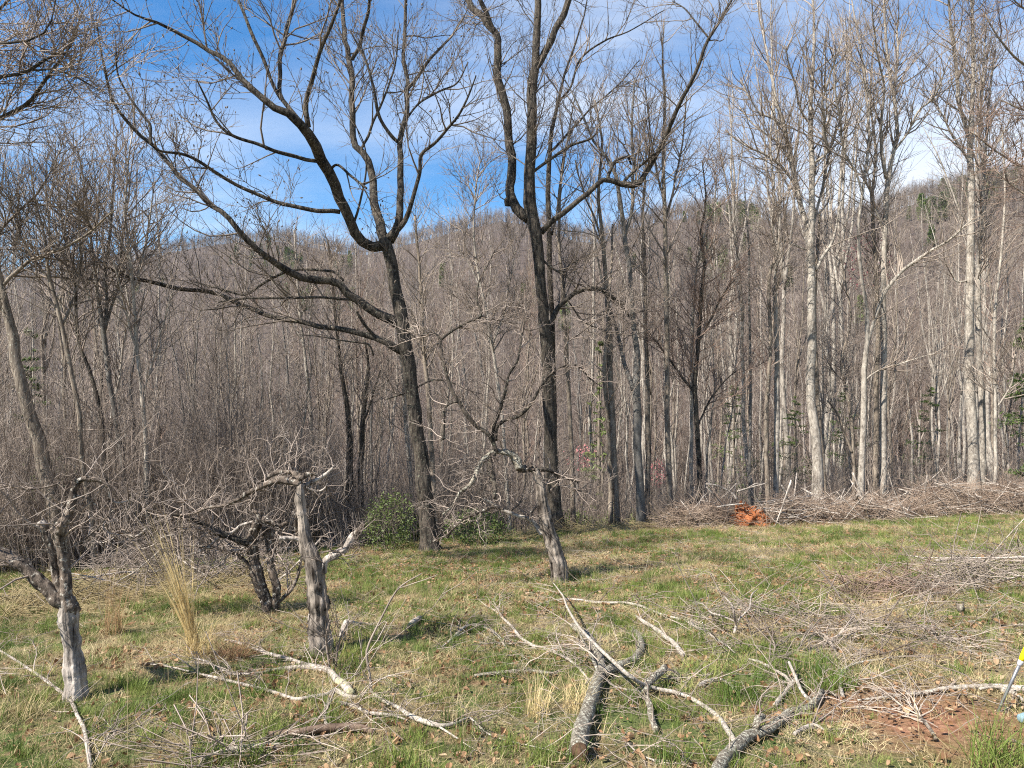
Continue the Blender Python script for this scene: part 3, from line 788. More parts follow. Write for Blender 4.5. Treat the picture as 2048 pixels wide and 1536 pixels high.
 ('pale smooth trunk glimpsed just left of the dark sweeping tree at its foot', 17.0, M_grey, M_greytwig,
  [[(832,1080,12),(822,960,12),(812,850,11),(806,760,9),(798,690,7)]], (30,250,600), 0.5, (0.5,1.5), 'up'),
 ('whitish leaning slim tree with peeling stem between the two big dark trees', 17.5, M_grey, M_greytwig,
  [[(1020,1060,10),(1012,940,9),(1004,830,8),(990,730,8),(980,660,8),(968,600,7),(955,540,6),(948,470,5),(950,400,4),(958,330,3)],
   [(985,690,5),(1005,640,4),(1018,570,3),(1030,500,2)],[(962,580,4),(940,530,3),(915,490,2)]], (80,700,1800), 0.35, (0.5,1.8), 'spread'),
]
seed = 40
for (lab, d, mt, tm, lines, nn, ts, l1, sty) in wood:
    seed += 1
    lines[0][0] = lines[0][0]
    traced_tree('bare_tree', lab, 'tree', d, lines, mt, tm, nn, seed, K=10, rough=0.06, rs=4, l1=l1, style=sty,
                trunk_twigs=(ts, 1), t1=(0.1, 1), M=22, wob=0.3, flare=1.2)

# ------------------------------------------------------------------ woodland behind the crest: separate slender trees
def proto_tree(rg, h, r, n1, n2_, n3, start=0.35, fork=False, lean=0.02, K=6, k2=3, spread=(20, 45), l1=(0.8, 3.0), small=0.003):
    M = 14
    zz_ = np.linspace(0, h, M)
    wob = np.cumsum(rg.normal(size=(M, 2)) * h * 0.006, axis=0) + np.outer(zz_, rg.normal(size=2) * lean)
    P = np.concatenate([wob, zz_[:, None]], 1)[None]; P[0, 0, 2] = -0.15
    R = (r * (1 - np.linspace(0, 1, M)) ** 0.8 + 0.008)[None]
    trunks = [(P, R)]
    if fork:
        a = spawn(rg, P, R, 2, (0.4, 0.6), (h * 0.4, h * 0.5), (14, 24), 0.06, 0.1, 0.06, 10, 0.02, 0.008, 0.0, 0.75)
        Pf = np.stack([resample(a[0][k], a[1][k], M)[0] for k in range(2)]); Rf = np.stack([resample(a[0][k], a[1][k], M)[1] for k in range(2)])
        trunks.append((Pf, Rf))
    TP = np.concatenate([q[0] for q in trunks]); TR = np.concatenate([q[1] for q in trunks])
    tg = Geo(); tube(tg, TP, TR, K, cap=True)
    a = spawn(rg, TP, TR, n1, (start, 0.97), l1, (spread[0] + 10, spread[1] + 18), 0.08, 0.15, 0.13, 6, 0.0095, small, 0.6, 0.6, 1.0, 0.7)
    n2_ = int(n2_ * 0.45); n3 = int(n3 * 0.32)
    b_ = spawn(rg, *a, n2_, (0.15, 1), (0.3, 1.4), (22, 62), 0.07, 0.15, 0.15, 4, 0.0075, small * 0.8, 0.3)
    tw = Geo(); tube(tw, *a, k2); tube(tw, *b_, 3)
    if n3:
        c_ = spawn(rg, *b_, n3, (0.2, 1), (0.12, 0.6), (18, 50), 0.1, 0.2, 0.1, 3, 0.010, small * 0.7, 0.2); tube(tw, *c_, 3)
    return tg, tw
kinds = []
for k, (h, r, n1, n2_, n3, st, fk, mt, tm, desc) in enumerate([
    (19, 0.10, 60, 420, 1300, 0.30, False, M_grey, M_greytwig, 'slender pale straight tree'),
    (17, 0.085, 55, 380, 1200, 0.35, True, M_brown, M_browntwig, 'slender brown forked tree'),
    (21, 0.12, 60, 450, 1400, 0.40, True, M_grey, M_greytwig, 'pale grey forked tree'),
    (15, 0.06, 45, 320, 900, 0.25, False, M_brown, M_redtwig, 'thin reddish brown tree'),
    (18, 0.11, 60, 420, 1300, 0.30, False, M_slate, M_browntwig, 'slate grey upright tree'),
    (14, 0.05, 40, 260, 800, 0.40, False, M_grey, M_greytwig, 'thin pale pole-like tree'),
    (16, 0.08, 60, 450, 1500, 0.20, True, M_brown, M_redtwig, 'twiggy brown forked tree')]):
    rg = np.random.default_rng(200 + k)
    tg, tw = proto_tree(rg, h, r, n1, n2_, n3, st, fk)
    kinds.append((h, tg.mesh('trunk', mt), tw.mesh('twigs', tm), desc))
placed = 0
rg = np.random.default_rng(5)
def top_v(u):
    return np.interp(u, [-100, 0, 120, 300, 420, 560, 850, 950, 1100, 1400, 1460, 1600, 2100], [180, 200, 215, 300, 470, 500, 450, 330, 200, 230, 90, -60, -60])
spots_ = []
tries = 0
while len(spots_) < 260 and tries < 9000:
    tries += 1
    u = rg.uniform(-60, 2110); d = 20.5 + 42 * rg.random() ** 1.25
    if u < 700 and d < 22 and rg.random() < 0.5: d -= 5
    near = rg.random() < 0.2
    if near: u = rg.uniform(-40, 820); d = float(crest(np.array((u - 1024) / F * 14))) + rg.uniform(1.5, 8)
    x = (u - 1024) / F * d
    if d < float(crest(np.array(x))) + 1.3: continue
    if any((x - a) ** 2 + (d - b_) ** 2 < 0.8 for a, b_, _, _ in spots_): continue
    tall = rg.random() < (0.24 if u > 1400 else 0.22 if u > 850 else 0.45 if u < 320 else 0.08)
    tv = top_v(u) + abs(rg.normal()) * 90 if tall else rg.uniform(440, 690)
    hgt = (EYE - (tv - 768) / F * d) - Hs(x, d)
    hgt = float(np.clip(hgt, 5, 25))
    spots_.append((x, d, hgt, u))
MARKS = [(40, 'the dark leaning trunk'), (215, 'the V-split sapling'), (285, 'the bowed pale trunk'), (400, 'the apple wreck'), (530, 'the red cane fans'), (615, 'the lit slender trunk'),
 (700, 'the stout twin trunk'), (830, 'the dark sweeping-limbed tree'), (980, 'the arched apple limb'), (1100, 'the tall centre tree'), (1222, 'the grey twin trunk'),
 (1275, 'the V-forked tree'), (1340, 'the straight grey trunk'), (1397, 'the vine-hung trunk'), (1484, 'the clay root ball'), (1545, 'the mottled pair'), (1630, 'the pale forked trunk'),
 (1728, 'the knobbly trunk'), (1762, 'the close pair'), (1850, 'the green hemlock'), (1945, 'the tall ringed trunk'), (2040, 'the right-edge pine')]
for (x, d, hgt, u) in spots_:
    if u < 700: cand = (1, 3, 4, 5, 5, 0)
    elif u < 1250: cand = (0, 1, 3, 4, 5, 6)
    else: cand = (0, 2, 5, 1, 0, 2, 3)
    k = int(rg.choice(cand)); h, tm_, wm_, desc = kinds[k]
    kk = int(np.argmin([abs(u - q[0]) for q in MARKS])); mk = MARKS[kk]
    rel = 'right behind' if abs(u - mk[0]) < 12 else ('left of' if u < mk[0] else 'right of')
    zone = ('close behind the crest' if d < 27 else 'midway into the woods' if d < 40 else 'deep in the woods') + ', ' + rel + ' ' + mk[1]
    lab = ('short ' if hgt < 8.5 else 'tall ' if hgt > 15 else '') + desc + ' ' + zone
    e = bpy.data.objects.new('bare_tree', None); put(e)
    e.location = (x, d, Hs(x, d) - 0.05); s = hgt / h
    sw = min(s, 1.0) * rg.uniform(0.85, 1.15)
    e.scale = (sw, sw, s); e.rotation_euler = (rg.normal() * 0.02, rg.normal() * 0.02, rg.uniform(0, 6.28))
    tag(e, lab, 'tree', desc + 's of the woods')
    put(bpy.data.objects.new('trunk', tm_), e)
    put(bpy.data.objects.new('twigs', wm_), e)['kind'] = 'stuff'

# the far wooded slopes: too many trees to count
rg = np.random.default_rng(6)
protos = []
for k in range(6):
    tg, tw = proto_tree(rg, 13, 0.13, 46, 260, 0 if k else 300, 0.30, k % 2 == 0, 0.02, 4, 3, (18, 55), (1.0, 4.0), 0.009)
    g = Geo(); V, Q, T_, mi = tg.arrays(); g.add(V, Q, T_, 0); V, Q, T_, mi = tw.arrays(); g.add(V, Q, T_, 1); protos.append(g)
def hill_pts(n, rg, dmin=52, extra=14):
    uu = rg.uniform(-330, 2380, n); tq = (uu - 1024) / F
    D, _ = ridge(tq)
    r = rg.random(n)
    d = np.sqrt(dmin ** 2 + r * ((D + extra) ** 2 - dmin ** 2)) * 0.35 + 0.65 * (dmin + r * (D + extra - dmin))
    x = tq * d
    return x, d, H(x, d)
x, d, z = hill_pts(14000, rg)
# a dense fringe right along the ridge line
n = 3000
tq = (rg.uniform(-330, 2380, n) - 1024) / F; D, _ = ridge(tq); dd = D + rg.uniform(-22, 8, n)
x = np.concatenate([x, tq * dd]); d = np.concatenate([d, dd]); z = H(x, d)
n = len(x)
s = rg.uniform(0.5, 1.1, n) * (1 + 0.25 * n2(x, d, 0.03)); s[-3000:] *= 0.8
rot = np.stack([rg.normal(size=n) * 0.04, rg.normal(size=n) * 0.04, rg.uniform(0, 6.28, n)], -1)
m_farbark, t, b = new_mat('far_trunk_bark')
oi = t.add('ShaderNodeObjectInfo')
t.link(t.mix(oi.outputs['Random'], (0.09, 0.073, 0.06), (0.34, 0.29, 0.245)), b.inputs['Base Color'])
m_fartwig, t, b = new_mat('far_twig_bark')
oi = t.add('ShaderNodeObjectInfo'); g_ = t.add('ShaderNodeNewGeometry')
n_ = t.ramp(t.noise(g_.outputs['Position'], 0.02, 3, 0.6), 0.4, 0.6)
t.link(t.mix(oi.outputs['Random'], t.mix(n_, (0.066, 0.046, 0.036), (0.090, 0.067, 0.046)), (0.21, 0.160, 0.125)), b.inputs['Base Color'])
o = make_scatter('hillside_forest', protos, np.stack([x, d, z], -1), rot, np.stack([s, s, s * rg.uniform(0.8, 1.2, n)], -1), np.clip((rg.random(n) * 6 + 2.5 * n2(x + 50, d, 0.02)).astype(int), 0, 5), [m_farbark, m_fartwig], smooth=True)
tag(o, 'bare grey-brown forest covering the far hillsides up to the skyline', 'forest', kind='stuff')

# conifers: one on the right ridge, others scattered through the woods
def leaf_cloud(rg, n, P, size, flat=0.5, asp=2.2):
    """n small diamond leaves (4 verts) around points P (n,3)"""
    d1_ = nrm(rg.normal(size=(n, 3)) * np.array([1, 1, flat])); t_ = rg.normal(size=(n, 3)); t_ -= d1_ * (t_ * d1_).sum(-1, keepdims=True); t_ = nrm(t_)
    sz = size * rg.uniform(0.6, 1.4, (n, 1))
    nn = np.cross(d1_, t_) * sz * 0.12
    V = np.stack([P - d1_ * sz * asp / 2, P + t_ * sz * 0.5 + nn, P + d1_ * sz * asp / 2, P - t_ * sz * 0.5 + nn], 1)
    i = np.arange(n)[:, None] * 4
    T_ = np.concatenate([i + np.array([0, 1, 3]), i + np.array([1, 2, 3])])
    return V.reshape(-1, 3), T_
def conifer(rg, h, r, nb, droop=0.0, leaf=0.05, nl=12, start=0.1, rad=0.22):
    P = np.stack([np.zeros(8), np.zeros(8), np.linspace(0, h, 8)], -1)[None]; R = (r * (1 - np.linspace(0, 1, 8)) + 0.01)[None]
    tg = Geo(); tube(tg, P, R, 6)
    t_ = start + (1 - start) * rg.random(nb) ** 0.9
    th = rg.uniform(0, 6.28, nb); L = h * rad * (1.08 - t_) * rg.uniform(0.6, 1.15, nb)
    k = np.linspace(0, 1, 5)
    B = np.zeros((nb, 5, 3))
    B[..., 0] = (np.cos(th) * L)[:, None] * k; B[..., 1] = (np.sin(th) * L)[:, None] * k
    B[..., 2] = (t_ * h)[:, None] + L[:, None] * (0.25 * k - droop * k * k) + rg.normal(size=(nb, 5)) * 0.02 * L[:, None]
    RB = np.linspace(0.02, 0.004, 5)[None] * np.ones((nb, 1)) * (h / 6)
    tube(tg, B, RB, 3)
    idx = rg.integers(0, nb, nb * nl); f = rg.uniform(0.25, 1, nb * nl) * 3.999; i = f.astype(int); fr = (f - i)[:, None]
    Q = B[idx, i] * (1 - fr) + B[idx, i + 1] * fr + rg.normal(size=(nb * nl, 3)) * np.array([1, 1, 0.5]) * (L[idx] * 0.10)[:, None]
    V, T_ = leaf_cloud(rg, nb * nl, Q, leaf, 0.7, 4.5)
    fg = Geo(); fg.add(V, None, T_)
    return tg, fg
rg = np.random.default_rng(9)
tg, fg = conifer(rg, 9, 0.12, 130, 0.1, 0.42, 10)
g1 = Geo(); V, Q, T_, mi = tg.arrays(); g1.add(V, Q, T_, 0); V, Q, T_, mi = fg.arrays(); g1.add(V, Q, T_, 1)
hp = []
for (cu, cv_frac, num, su) in [(2020, 0.98, 110, 80), (1460, 0.75, 22, 40), (580, 0.6, 26, 60), (1880, 0.7, 18, 40), (640, 0.4, 12, 60), (1440, 0.5, 12, 60), (150, 0.5, 14, 80), (1250, 0.35, 8, 200)]:
    for q in range(num):
        u = cu + rg.normal() * su; tq = (u - 1024) / F; D, _ = ridge(np.array([tq])); D = float(D[0])
        dd = YV + (D + 4 - YV) * np.clip(cv_frac + rg.normal() * 0.04, 0, 1.01)
        hp.append((tq * dd, dd))
hp = np.array(hp); n = len(hp); s = rg.uniform(0.7, 1.3, n)
o = make_scatter('far_pines', [g1], np.stack([hp[:, 0], hp[:, 1], H(hp[:, 0], hp[:, 1])], -1), np.stack([np.zeros(n), np.zeros(n), rg.uniform(0, 6, n)], -1),
                 np.stack([s, s, s], -1), np.zeros(n, int), [M_brown, M_pine])
tag(o, 'dark green pines dotted over the far hillside, thickest on the right skyline', 'pines', kind='stuff')

def place_conifer(lab, u, d, h, sd, mat=None, cat='tree', name='young_pine', base_v=None, leaf=0.05, nl=60, nb=70, rad=0.26, droop=0.15, start=0.1):
    rg = np.random.default_rng(sd)
    x = (u - 1024) / F * d; z = Hs(x, d)
    tg, fg = conifer(rg, h, h * 0.012, nb, droop, leaf, nl, start, rad)
    r_ = root(name, (0, 0, 0), lab, cat); r_.location = (x, d, z)
    tg.obj('trunk', M_brown, r_); fg.obj('foliage', mat or M_pine, r_, smooth=False)['kind'] = 'stuff'
place_conifer('feathery green pine beside the white speckled trunk at the right edge', 2075, 19.5, 6.6, 31, rad=0.20, nb=100, nl=90, leaf=0.028)
place_conifer('small green hemlock low in the shade behind the clay root ball', 1468, 23, 4.4, 32, M_pine, nb=46, nl=22, leaf=0.026, rad=0.36)
place_conifer('low green hemlock between the mottled pair and the pale forked trunk', 1590, 24, 4.2, 33, M_pine, nb=46, nl=22, leaf=0.026, rad=0.36)
place_conifer('small dark hemlock behind the knobbly trunk and close pair of trunks', 1690, 25, 4.6, 34, M_pine, nb=46, nl=22, leaf=0.026, rad=0.36)
place_conifer('green hemlock in deep shade left of the tall ringed trunk', 1860, 24, 4.3, 35, M_pine, nb=46, nl=22, leaf=0.026, rad=0.36)
place_conifer('yellow-green young pine seen behind the pale twin trunk at mid height', 1198, 27, 7.5, 36, M_pine, nb=50, nl=16, leaf=0.045, rad=0.12)
place_conifer('tall dim evergreen showing behind the left thicket', 62, 24, 8.0, 37, M_ever, nb=60, nl=20, leaf=0.05, rad=0.2)

# ------------------------------------------------------------------ thicket stuff along the crest
def stem_clump(rg, n, h, spread, arch, r=0.004, sub=3, M=6, lean=(0, 0)):
    g = Geo()
    base = np.stack([rg.normal(size=n) * 0.12, rg.normal(size=n) * 0.12, np.full(n, -0.05)], -1)
    D = rg.normal(size=(n, 3)) * spread + np.array([lean[0], lean[1], 0]); D[:, 2] = 1; D = nrm(D)
    le = h * rg.uniform(0.45, 1.0, n)
    P = np.empty((n, M, 3)); P[:, 0] = base
    for k in range(1, M):
        P[:, k] = P[:, k - 1] + D * (le / (M - 1))[:, None]
        D = D + rg.normal(size=(n, 3)) * 0.07; D[:, 2] -= arch * k / M; D = nrm(D)
    R = r * (1.15 - np.linspace(0, 1, M))[None] * rg.uniform(0.6, 1.5, (n, 1))
    tube(g, P, R, 3)
    if sub:
        b_ = spawn(rg, P, R, n * sub, (0.3, 1), (0.15, 0.7), (20, 50), 0.02, 0.1, 0.1, 3, 0.006, r * 0.35, 0.3); tube(g, *b_, 3)
        c_ = spawn(rg, *b_, n * sub * 2, (0.2, 1), (0.06, 0.25), (20, 60), 0.02, 0.1, 0.1, 3, 0.006, r * 0.3, 0.3); tube(g, *c_, 3)
    return g
rg = np.random.default_rng(12)
protos = [stem_clump(rg, 16, 2.6, 0.16, 0.03, 0.006), stem_clump(rg, 22, 2.0, 0.3, 0.15, 0.004), stem_clump(rg, 13, 3.4, 0.16, 0.02, 0.0065),
          stem_clump(rg, 26, 1.3, 0.4, 0.25, 0.0035), stem_clump(rg, 20, 3.2, 0.22, 0.05, 0.005, lean=(-0.35, 0))]
n = 1700
u = rg.uniform(-150, 2200, n)
x0 = (u - 1024) / F * 17; dcr = crest(x0)
depth = np.where(u < 900, 0.6 + rg.random(n) ** 1.3 * 11, 1.3 + rg.random(n) ** 1.1 * 16)
d = dcr + depth; x = (u - 1024) / F * d
pick = np.where(u < 900, rg.choice([0, 1, 2, 3, 4], n), rg.choice([0, 2, 2, 3, 3], n))
keep = (u < 950) | (rg.random(n) < 0.55)
hs_ = np.where(u < 620, rg.uniform(0.7, 1.5, n), np.where(u < 1000, rg.uniform(0.6, 1.2, n), rg.uniform(0.35, 0.9, n)))
x, d, u, pick, hs_ = x[keep], d[keep], u[keep], pick[keep], hs_[keep]; n = len(x)
for nm, sel_, mt, lab in [('woodland_thicket', u < 950, M_browntwig, 'dense brown tangle of thin upright stems filling the wood edge on the left'),
                          ('sapling_undergrowth', u >= 950, M_browntwig, 'sparse thin brown saplings between the trunks on the right')]:
    k = np.nonzero(sel_)[0]; m_ = len(k)
    o = make_scatter(nm, protos, np.stack([x[k], d[k], H(x[k], d[k])], -1), np.stack([np.zeros(m_), np.zeros(m_), rg.uniform(-0.6, 0.6, m_)], -1),
                     np.stack([hs_[k] ** 0.5, hs_[k] ** 0.5, hs_[k]], -1), pick[k], [mt], smooth=True)
    tag(o, lab, 'undergrowth', kind='stuff')
# low green and yellow-green growth under the trees
def leaf_bush(rg, n, rx, rz, size, lump=0.35):
    p = nrm(rg.normal(size=(n, 3))) * rg.uniform(0.35, 1, (n, 1)) ** 0.6
    p *= (1 + lump * vnoise(p + rg.uniform(0, 9, 3), 2.0))[:, None]
    p = p * np.array([rx, rx, rz]); p[:, 2] += rz * 0.85
    V, T_ = leaf_cloud(rg, n, p, size, 0.8, 2.0)
    g = Geo(); g.add(V, None, T_); return g
protos = [leaf_bush(rg, 420, 0.5, 0.4, 0.045), leaf_bush(rg, 300, 0.35, 0.5, 0.04)]
n = 420; u = np.concatenate([rg.uniform(-100, 950, 260), rg.uniform(950, 2150, 160)])
d = crest((u - 1024) / F * 17) + np.where(u < 950, 1.2 + 10 * rg.random(n), 3 + 14 * rg.random(n)); x = (u - 1024) / F * d
s = rg.uniform(0.35, 1.0, n)
o = make_scatter('ground_ivy', protos, np.stack([x, d, H(x, d) - 0.1], -1), np.stack([np.zeros(n), np.zeros(n), rg.uniform(0, 6, n)], -1), np.stack([s, s, s], -1),
                 rg.integers(0, 2, n), [M_spring])
tag(o, 'patchy yellow-green new leaves low among the stems of the wood edge', 'undergrowth', kind='stuff')

def shrub(lab, u, d, rx, rz, n, size, mat, sd, name='evergreen_shrub', cat='shrub', stems=22, raise_=0.0):
    rg = np.random.default_rng(sd); x = (u - 1024) / F * d; z = Hs(x, d)
    r_ = root(name, (0, 0, 0), lab, cat); r_.location = (x, d, z)
    g = leaf_bush(rg, n, rx, rz, size); g.v = [v + np.array([0, 0, raise_], np.float32) for v in g.v]
    g.obj('foliage', mat, r_, smooth=False)['kind'] = 'stuff'
    g = stem_clump(rg, stems, 2 * rz + raise_, 0.28 * rx / rz, 0.05, 0.007, 2)
    g.obj('stems', M_brown, r_)['kind'] = 'stuff'
shrub('feathery dark green shrub at the wood edge left of the dark sweeping tree', 778, 13.9, 0.55, 0.62, 1900, 0.024, M_ever, 51)
shrub('low green shrub partly hidden under the drooping apple arm', 955, 14.6, 0.70, 0.40, 2200, 0.026, M_ever, 52)
shrub('dark glossy evergreen shrub deep in the left thicket', 325, 19, 0.75, 0.8, 2600, 0.08, M_ever, 53, raise_=0.9)
shrub('dark green shrub behind the dark leaning trunk at the left', 118, 15.5, 0.8, 0.9, 3200, 0.06, M_ever, 54, raise_=0.5)
shrub('bush with cream blossom between the two slim pale left trunks', 268, 15.2, 0.32, 0.32, 700, 0.04, M_cream, 55, 'blossoming_bush', 'bush', 18, 0.9)
shrub('small cream-flowered bush in the brush right of the left thicket', 402, 15.5, 0.22, 0.22, 420, 0.04, M_cream, 56, 'blossoming_bush', 'bush', 12, 0.6)
shrub('distant pinkish red shrub glimpsed between trunks right of the V-forked tree', 1312, 34, 0.6, 0.7, 420, 0.045, M_pink, 57, 'flowering_shrub', 'shrub', 20, 2.2)
shrub('faint pink shrub far behind the twin trunk', 1165, 38, 0.9, 0.7, 260, 0.05, M_pink, 58, 'flowering_shrub', 'shrub', 20, 3.6)
shrub('reddish budding sapling crown against the pale sky on the right', 1735, 21, 0.75, 0.9, 420, 0.035, M_pink, 59, 'budding_sapling', 'sapling', 40, 6.6)

# fans of long pale arching canes in the left thicket
for k, (u, d, h, lx, n, lab) in enumerate([
    (560, 15.5, 5.6, -0.62, 40, 'fan of long reddish canes sweeping up and left, nearest the dark twin trunk'),
    (470, 16.5, 5.2, -0.5, 34, 'fan of long reddish canes leaning left in mid thicket'),
    (640, 16.0, 5.0, 0.35, 26, 'spray of upright canes crossing before the lit slender trunk'),
    (400, 17.5, 5.4, -0.2, 30, 'tall spray of upright canes behind the small cream-flowered bush'),
    (1000, 17.8, 4.6, 0.1, 34, 'upright spray of thin canes rising behind the arched apple limb')]):
    rg = np.random.default_rng(300 + k); x = (u - 1024) / F * d; r_ = root('cane_clump', (0, 0, 0), lab, 'shrub'); r_.location = (x, d, Hs(x, d))
    g = stem_clump(rg, n, h, 0.28, 0.03, 0.008, 9, 9, (lx, 0)); g.obj('canes', M_browntwig, r_)['kind'] = 'stuff'

# ------------------------------------------------------------------ old apple trees
def apple(name, label, dist, parts, cat='tree', seed=0, tw=(60, 300, 500), tl=(0.12, 0.5), twmat=None):
    """parts: list of (part name, material, K, rough, [(u,v,w)...], cap)"""
    rg = np.random.default_rng(seed)
    P, R = limbs3d(rg, dist, [p[4] for p in parts], M=34, wob=0.35)
    base = P[0, 0].copy(); base[2] = Hs(base[0], base[1])
    R *= 0.9; R[0, :3] *= np.array([1.4, 1.2, 1.08])
    rt = root(name, base, label, cat)
    for k, (pn, mt, K, rough, _l) in enumerate(parts):
        g = Geo()
        # knobs: the radius itself swells and pinches along old wood
        sw = 1 + rough * 0.7 * vnoise(P[k], 11.0)
        PP = P[k] + (np.stack([vnoise(P[k] + 5, 7.), vnoise(P[k] + 9, 7.), vnoise(P[k] + 3, 7.)], -1) * (R[k] * rough * 0.9)[:, None]) * (0 if k == 0 else 1)
        Pd, Rd = resample(PP, R[k] * sw, 90 if k == 0 else 64)
        tube(g, Pd[None], Rd[None], int(K * 1.5), cap=True, rough=rough, rs=16, ridges=0.09 if K >= 14 else 0.0, jag=1.1)
        if pn in ('limb', 'trunk') and rough > 0.3 and R[k].mean() > 0.012:      # burrs and spur clusters
            nb = int((12 if k == 0 else 70) * rough); nb = max(nb, 6); i = rg.integers(2, 33, nb); dirs = nrm(rg.normal(size=(nb, 3)) + np.array([0, 0, 0.5]))
            st = PP[i]; ln = np.maximum(R[k][i][:, None] * rg.uniform(0.8, 2.2, (nb, 1)), 0.012)
            BP = st[:, None] + dirs[:, None] * ln[:, None] * np.linspace(0, 1, 4)[None, :, None] + rg.normal(size=(nb, 4, 3)) * ln[:, None] * 0.12
            tube(g, BP, R[k][i][:, None] * rg.uniform(0.4, 1.0, (nb, 1)) * np.array([[0.62, 0.55, 0.42, 0.14]]), 7, cap=True, rough=0.6, rs=45)
        g.obj(pn, mt, rt)
    tp = [k for k in range(len(parts)) if parts[k][0] == 'limb']
    if tp and tw:
        a = spawn(rg, P[tp], R[tp], tw[0], (0.15, 1), tl, (35, 100), 0.05, 0.25, 0.3, 6, 0.011, 0.0018, 0.2)
        b_ = spawn(rg, *a, tw[1], (0.2, 1), (0.06, 0.3), (30, 80), 0.05, 0.15, 0.3, 5, 0.010, 0.0013, 0.2)
        c_ = spawn(rg, *b_, tw[2], (0.2, 1), (0.03, 0.12), (30, 80), 0.05, 0.1, 0.2, 3, 0.012, 0.0011, 0.2)
        g = Geo(); tube(g, *a, 4); tube(g, *b_, 3); tube(g, *c_, 3)
        g.obj('twigs', twmat or M_browntwig, rt)['kind'] = 'stuff'
    return rt
A = M_apple; Bq_ = M_bare
dA = gdepth(160, 1398)
apple('old_apple_tree', 'gnarled half-dead apple stump with bare silvery foot and hooked top, nearest at the left', dA, [
 ('trunk', M_foot, 22, 0.22, [(160, 1402, 47), (150, 1345, 42), (143, 1297, 38), (137, 1249, 35), (136, 1212, 35), (134, 1192, 31)]),
 ('limb', A, 16, 0.30, [(137, 1222, 33), (134, 1169, 25), (127, 1121, 22), (121, 1083, 21), (119, 1048, 20)]),
 ('limb', A, 16, 0.38, [(119, 1054, 17), (128, 1040, 18), (137, 1026, 18), (143, 1003, 17), (147, 978, 15), (159, 959, 14), (179, 956, 12), (204, 962, 9), (217, 973, 6)]),
 ('limb', A, 14, 0.28, [(128, 1198, 18), (112, 1153, 18), (102, 1109, 17), (92, 1078, 16), (86, 1052, 16)]),
 ('broken_stub', Bq_, 10, 0.3, [(90, 1060, 13), (84, 1047, 13), (74, 1051, 11)]),
 ('limb', A, 16, 0.25, [(134, 1210, 28), (105, 1188, 29), (77, 1166, 28), (48, 1140, 27), (19, 1125, 27), (-12, 1103, 26), (-60, 1070, 22), (-110, 1050, 14)]),
 ('limb', Bq_, 8, 0.1, [(217, 976, 4), (220, 994, 4), (230, 1004, 4), (249, 1003, 3), (258, 999, 3), (257, 1014, 2), (250, 1026, 1)]),
 ('limb', A, 8, 0.2, [(150, 990, 4), (180, 1000, 3), (205, 1030, 2), (220, 1070, 2), (230, 1110, 1)]),
 ('limb', A, 8, 0.1, [(118, 966, 4), (60, 975, 4), (0, 968, 3), (-40, 975, 2)]),
 ('limb', A, 8, 0.1, [(160, 1085, 3), (190, 1060, 3), (225, 1020, 2), (260, 1010, 1)]),
], seed=61, tw=(46, 160, 220), tl=(0.15, 0.7))
dB = gdepth(648, 1308)
apple('old_apple_tree', 'tall snaggy apple stump in the middle, one thick bare arm raised right', dB, [
 ('trunk', M_half, 22, 0.26, [(650, 1318, 44), (642, 1269, 43), (641, 1219, 43), (636, 1168, 41), (627, 1124, 36), (615, 1097, 30), (608, 1066, 23), (604, 1032, 20), (600, 998, 20), (599, 972, 16)]),
 ('bare_wood', Bq_, 12, 0.2, [(634, 1302, 22), (630, 1262, 24), (629, 1215, 20), (628, 1180, 12)]),
 ('bare_wood', M_orange, 10, 0.2, [(612, 1108, 16), (608, 1088, 17), (603, 1068, 13), (604, 1045, 10)]),
 ('limb', Bq_, 14, 0.16, [(646, 1146, 15), (652, 1124, 17), (671, 1110, 18), (691, 1097, 18), (702, 1076, 16), (708, 1062, 14)]),
 ('broken_stub', A, 12, 0.55, [(706, 1068, 15), (714, 1055, 16), (724, 1045, 11)]),
 ('limb', A, 14, 0.55, [(600, 968, 14), (576, 962, 14), (556, 960, 13), (529, 972, 11), (498, 989, 9), (471, 1005, 8), (448, 1014, 6), (414, 1019, 5), (385, 1030, 3)]),
 ('limb', A, 12, 0.55, [(602, 958, 11), (585, 946, 10), (560, 945, 9), (540, 952, 8), (520, 966, 5)]),
 ('limb', A, 12, 0.5, [(600, 955, 12), (618, 947, 9), (632, 950, 5)]),
 ('limb', Bq_, 10, 0.12, [(600, 973, 11), (624, 962, 10), (644, 951, 8), (658, 941, 6), (667, 931, 3)]),
 ('limb', Bq_, 8, 0.15, [(612, 975, 6), (632, 981, 5), (645, 976, 3), (652, 966, 2)]),
 ('broken_stub', Bq_, 10, 0.3, [(604, 1080, 10), (588, 1076, 10), (558, 1076, 9)]),
 ('wood_splinter', Bq_, 8, 0.2, [(586, 1022, 4), (596, 1029, 9), (611, 1037, 6)]),
 ('limb', A, 8, 0.2, [(592, 1062, 6), (590, 1040, 7), (594, 1024, 6)]),
 ('limb', A, 8, 0.2, [(640, 1105, 4), (668, 1102, 4), (690, 1108, 2)]),
], seed=62, tw=(60, 260, 420), tl=(0.12, 0.55))
dC = gdepth(545, 1226)
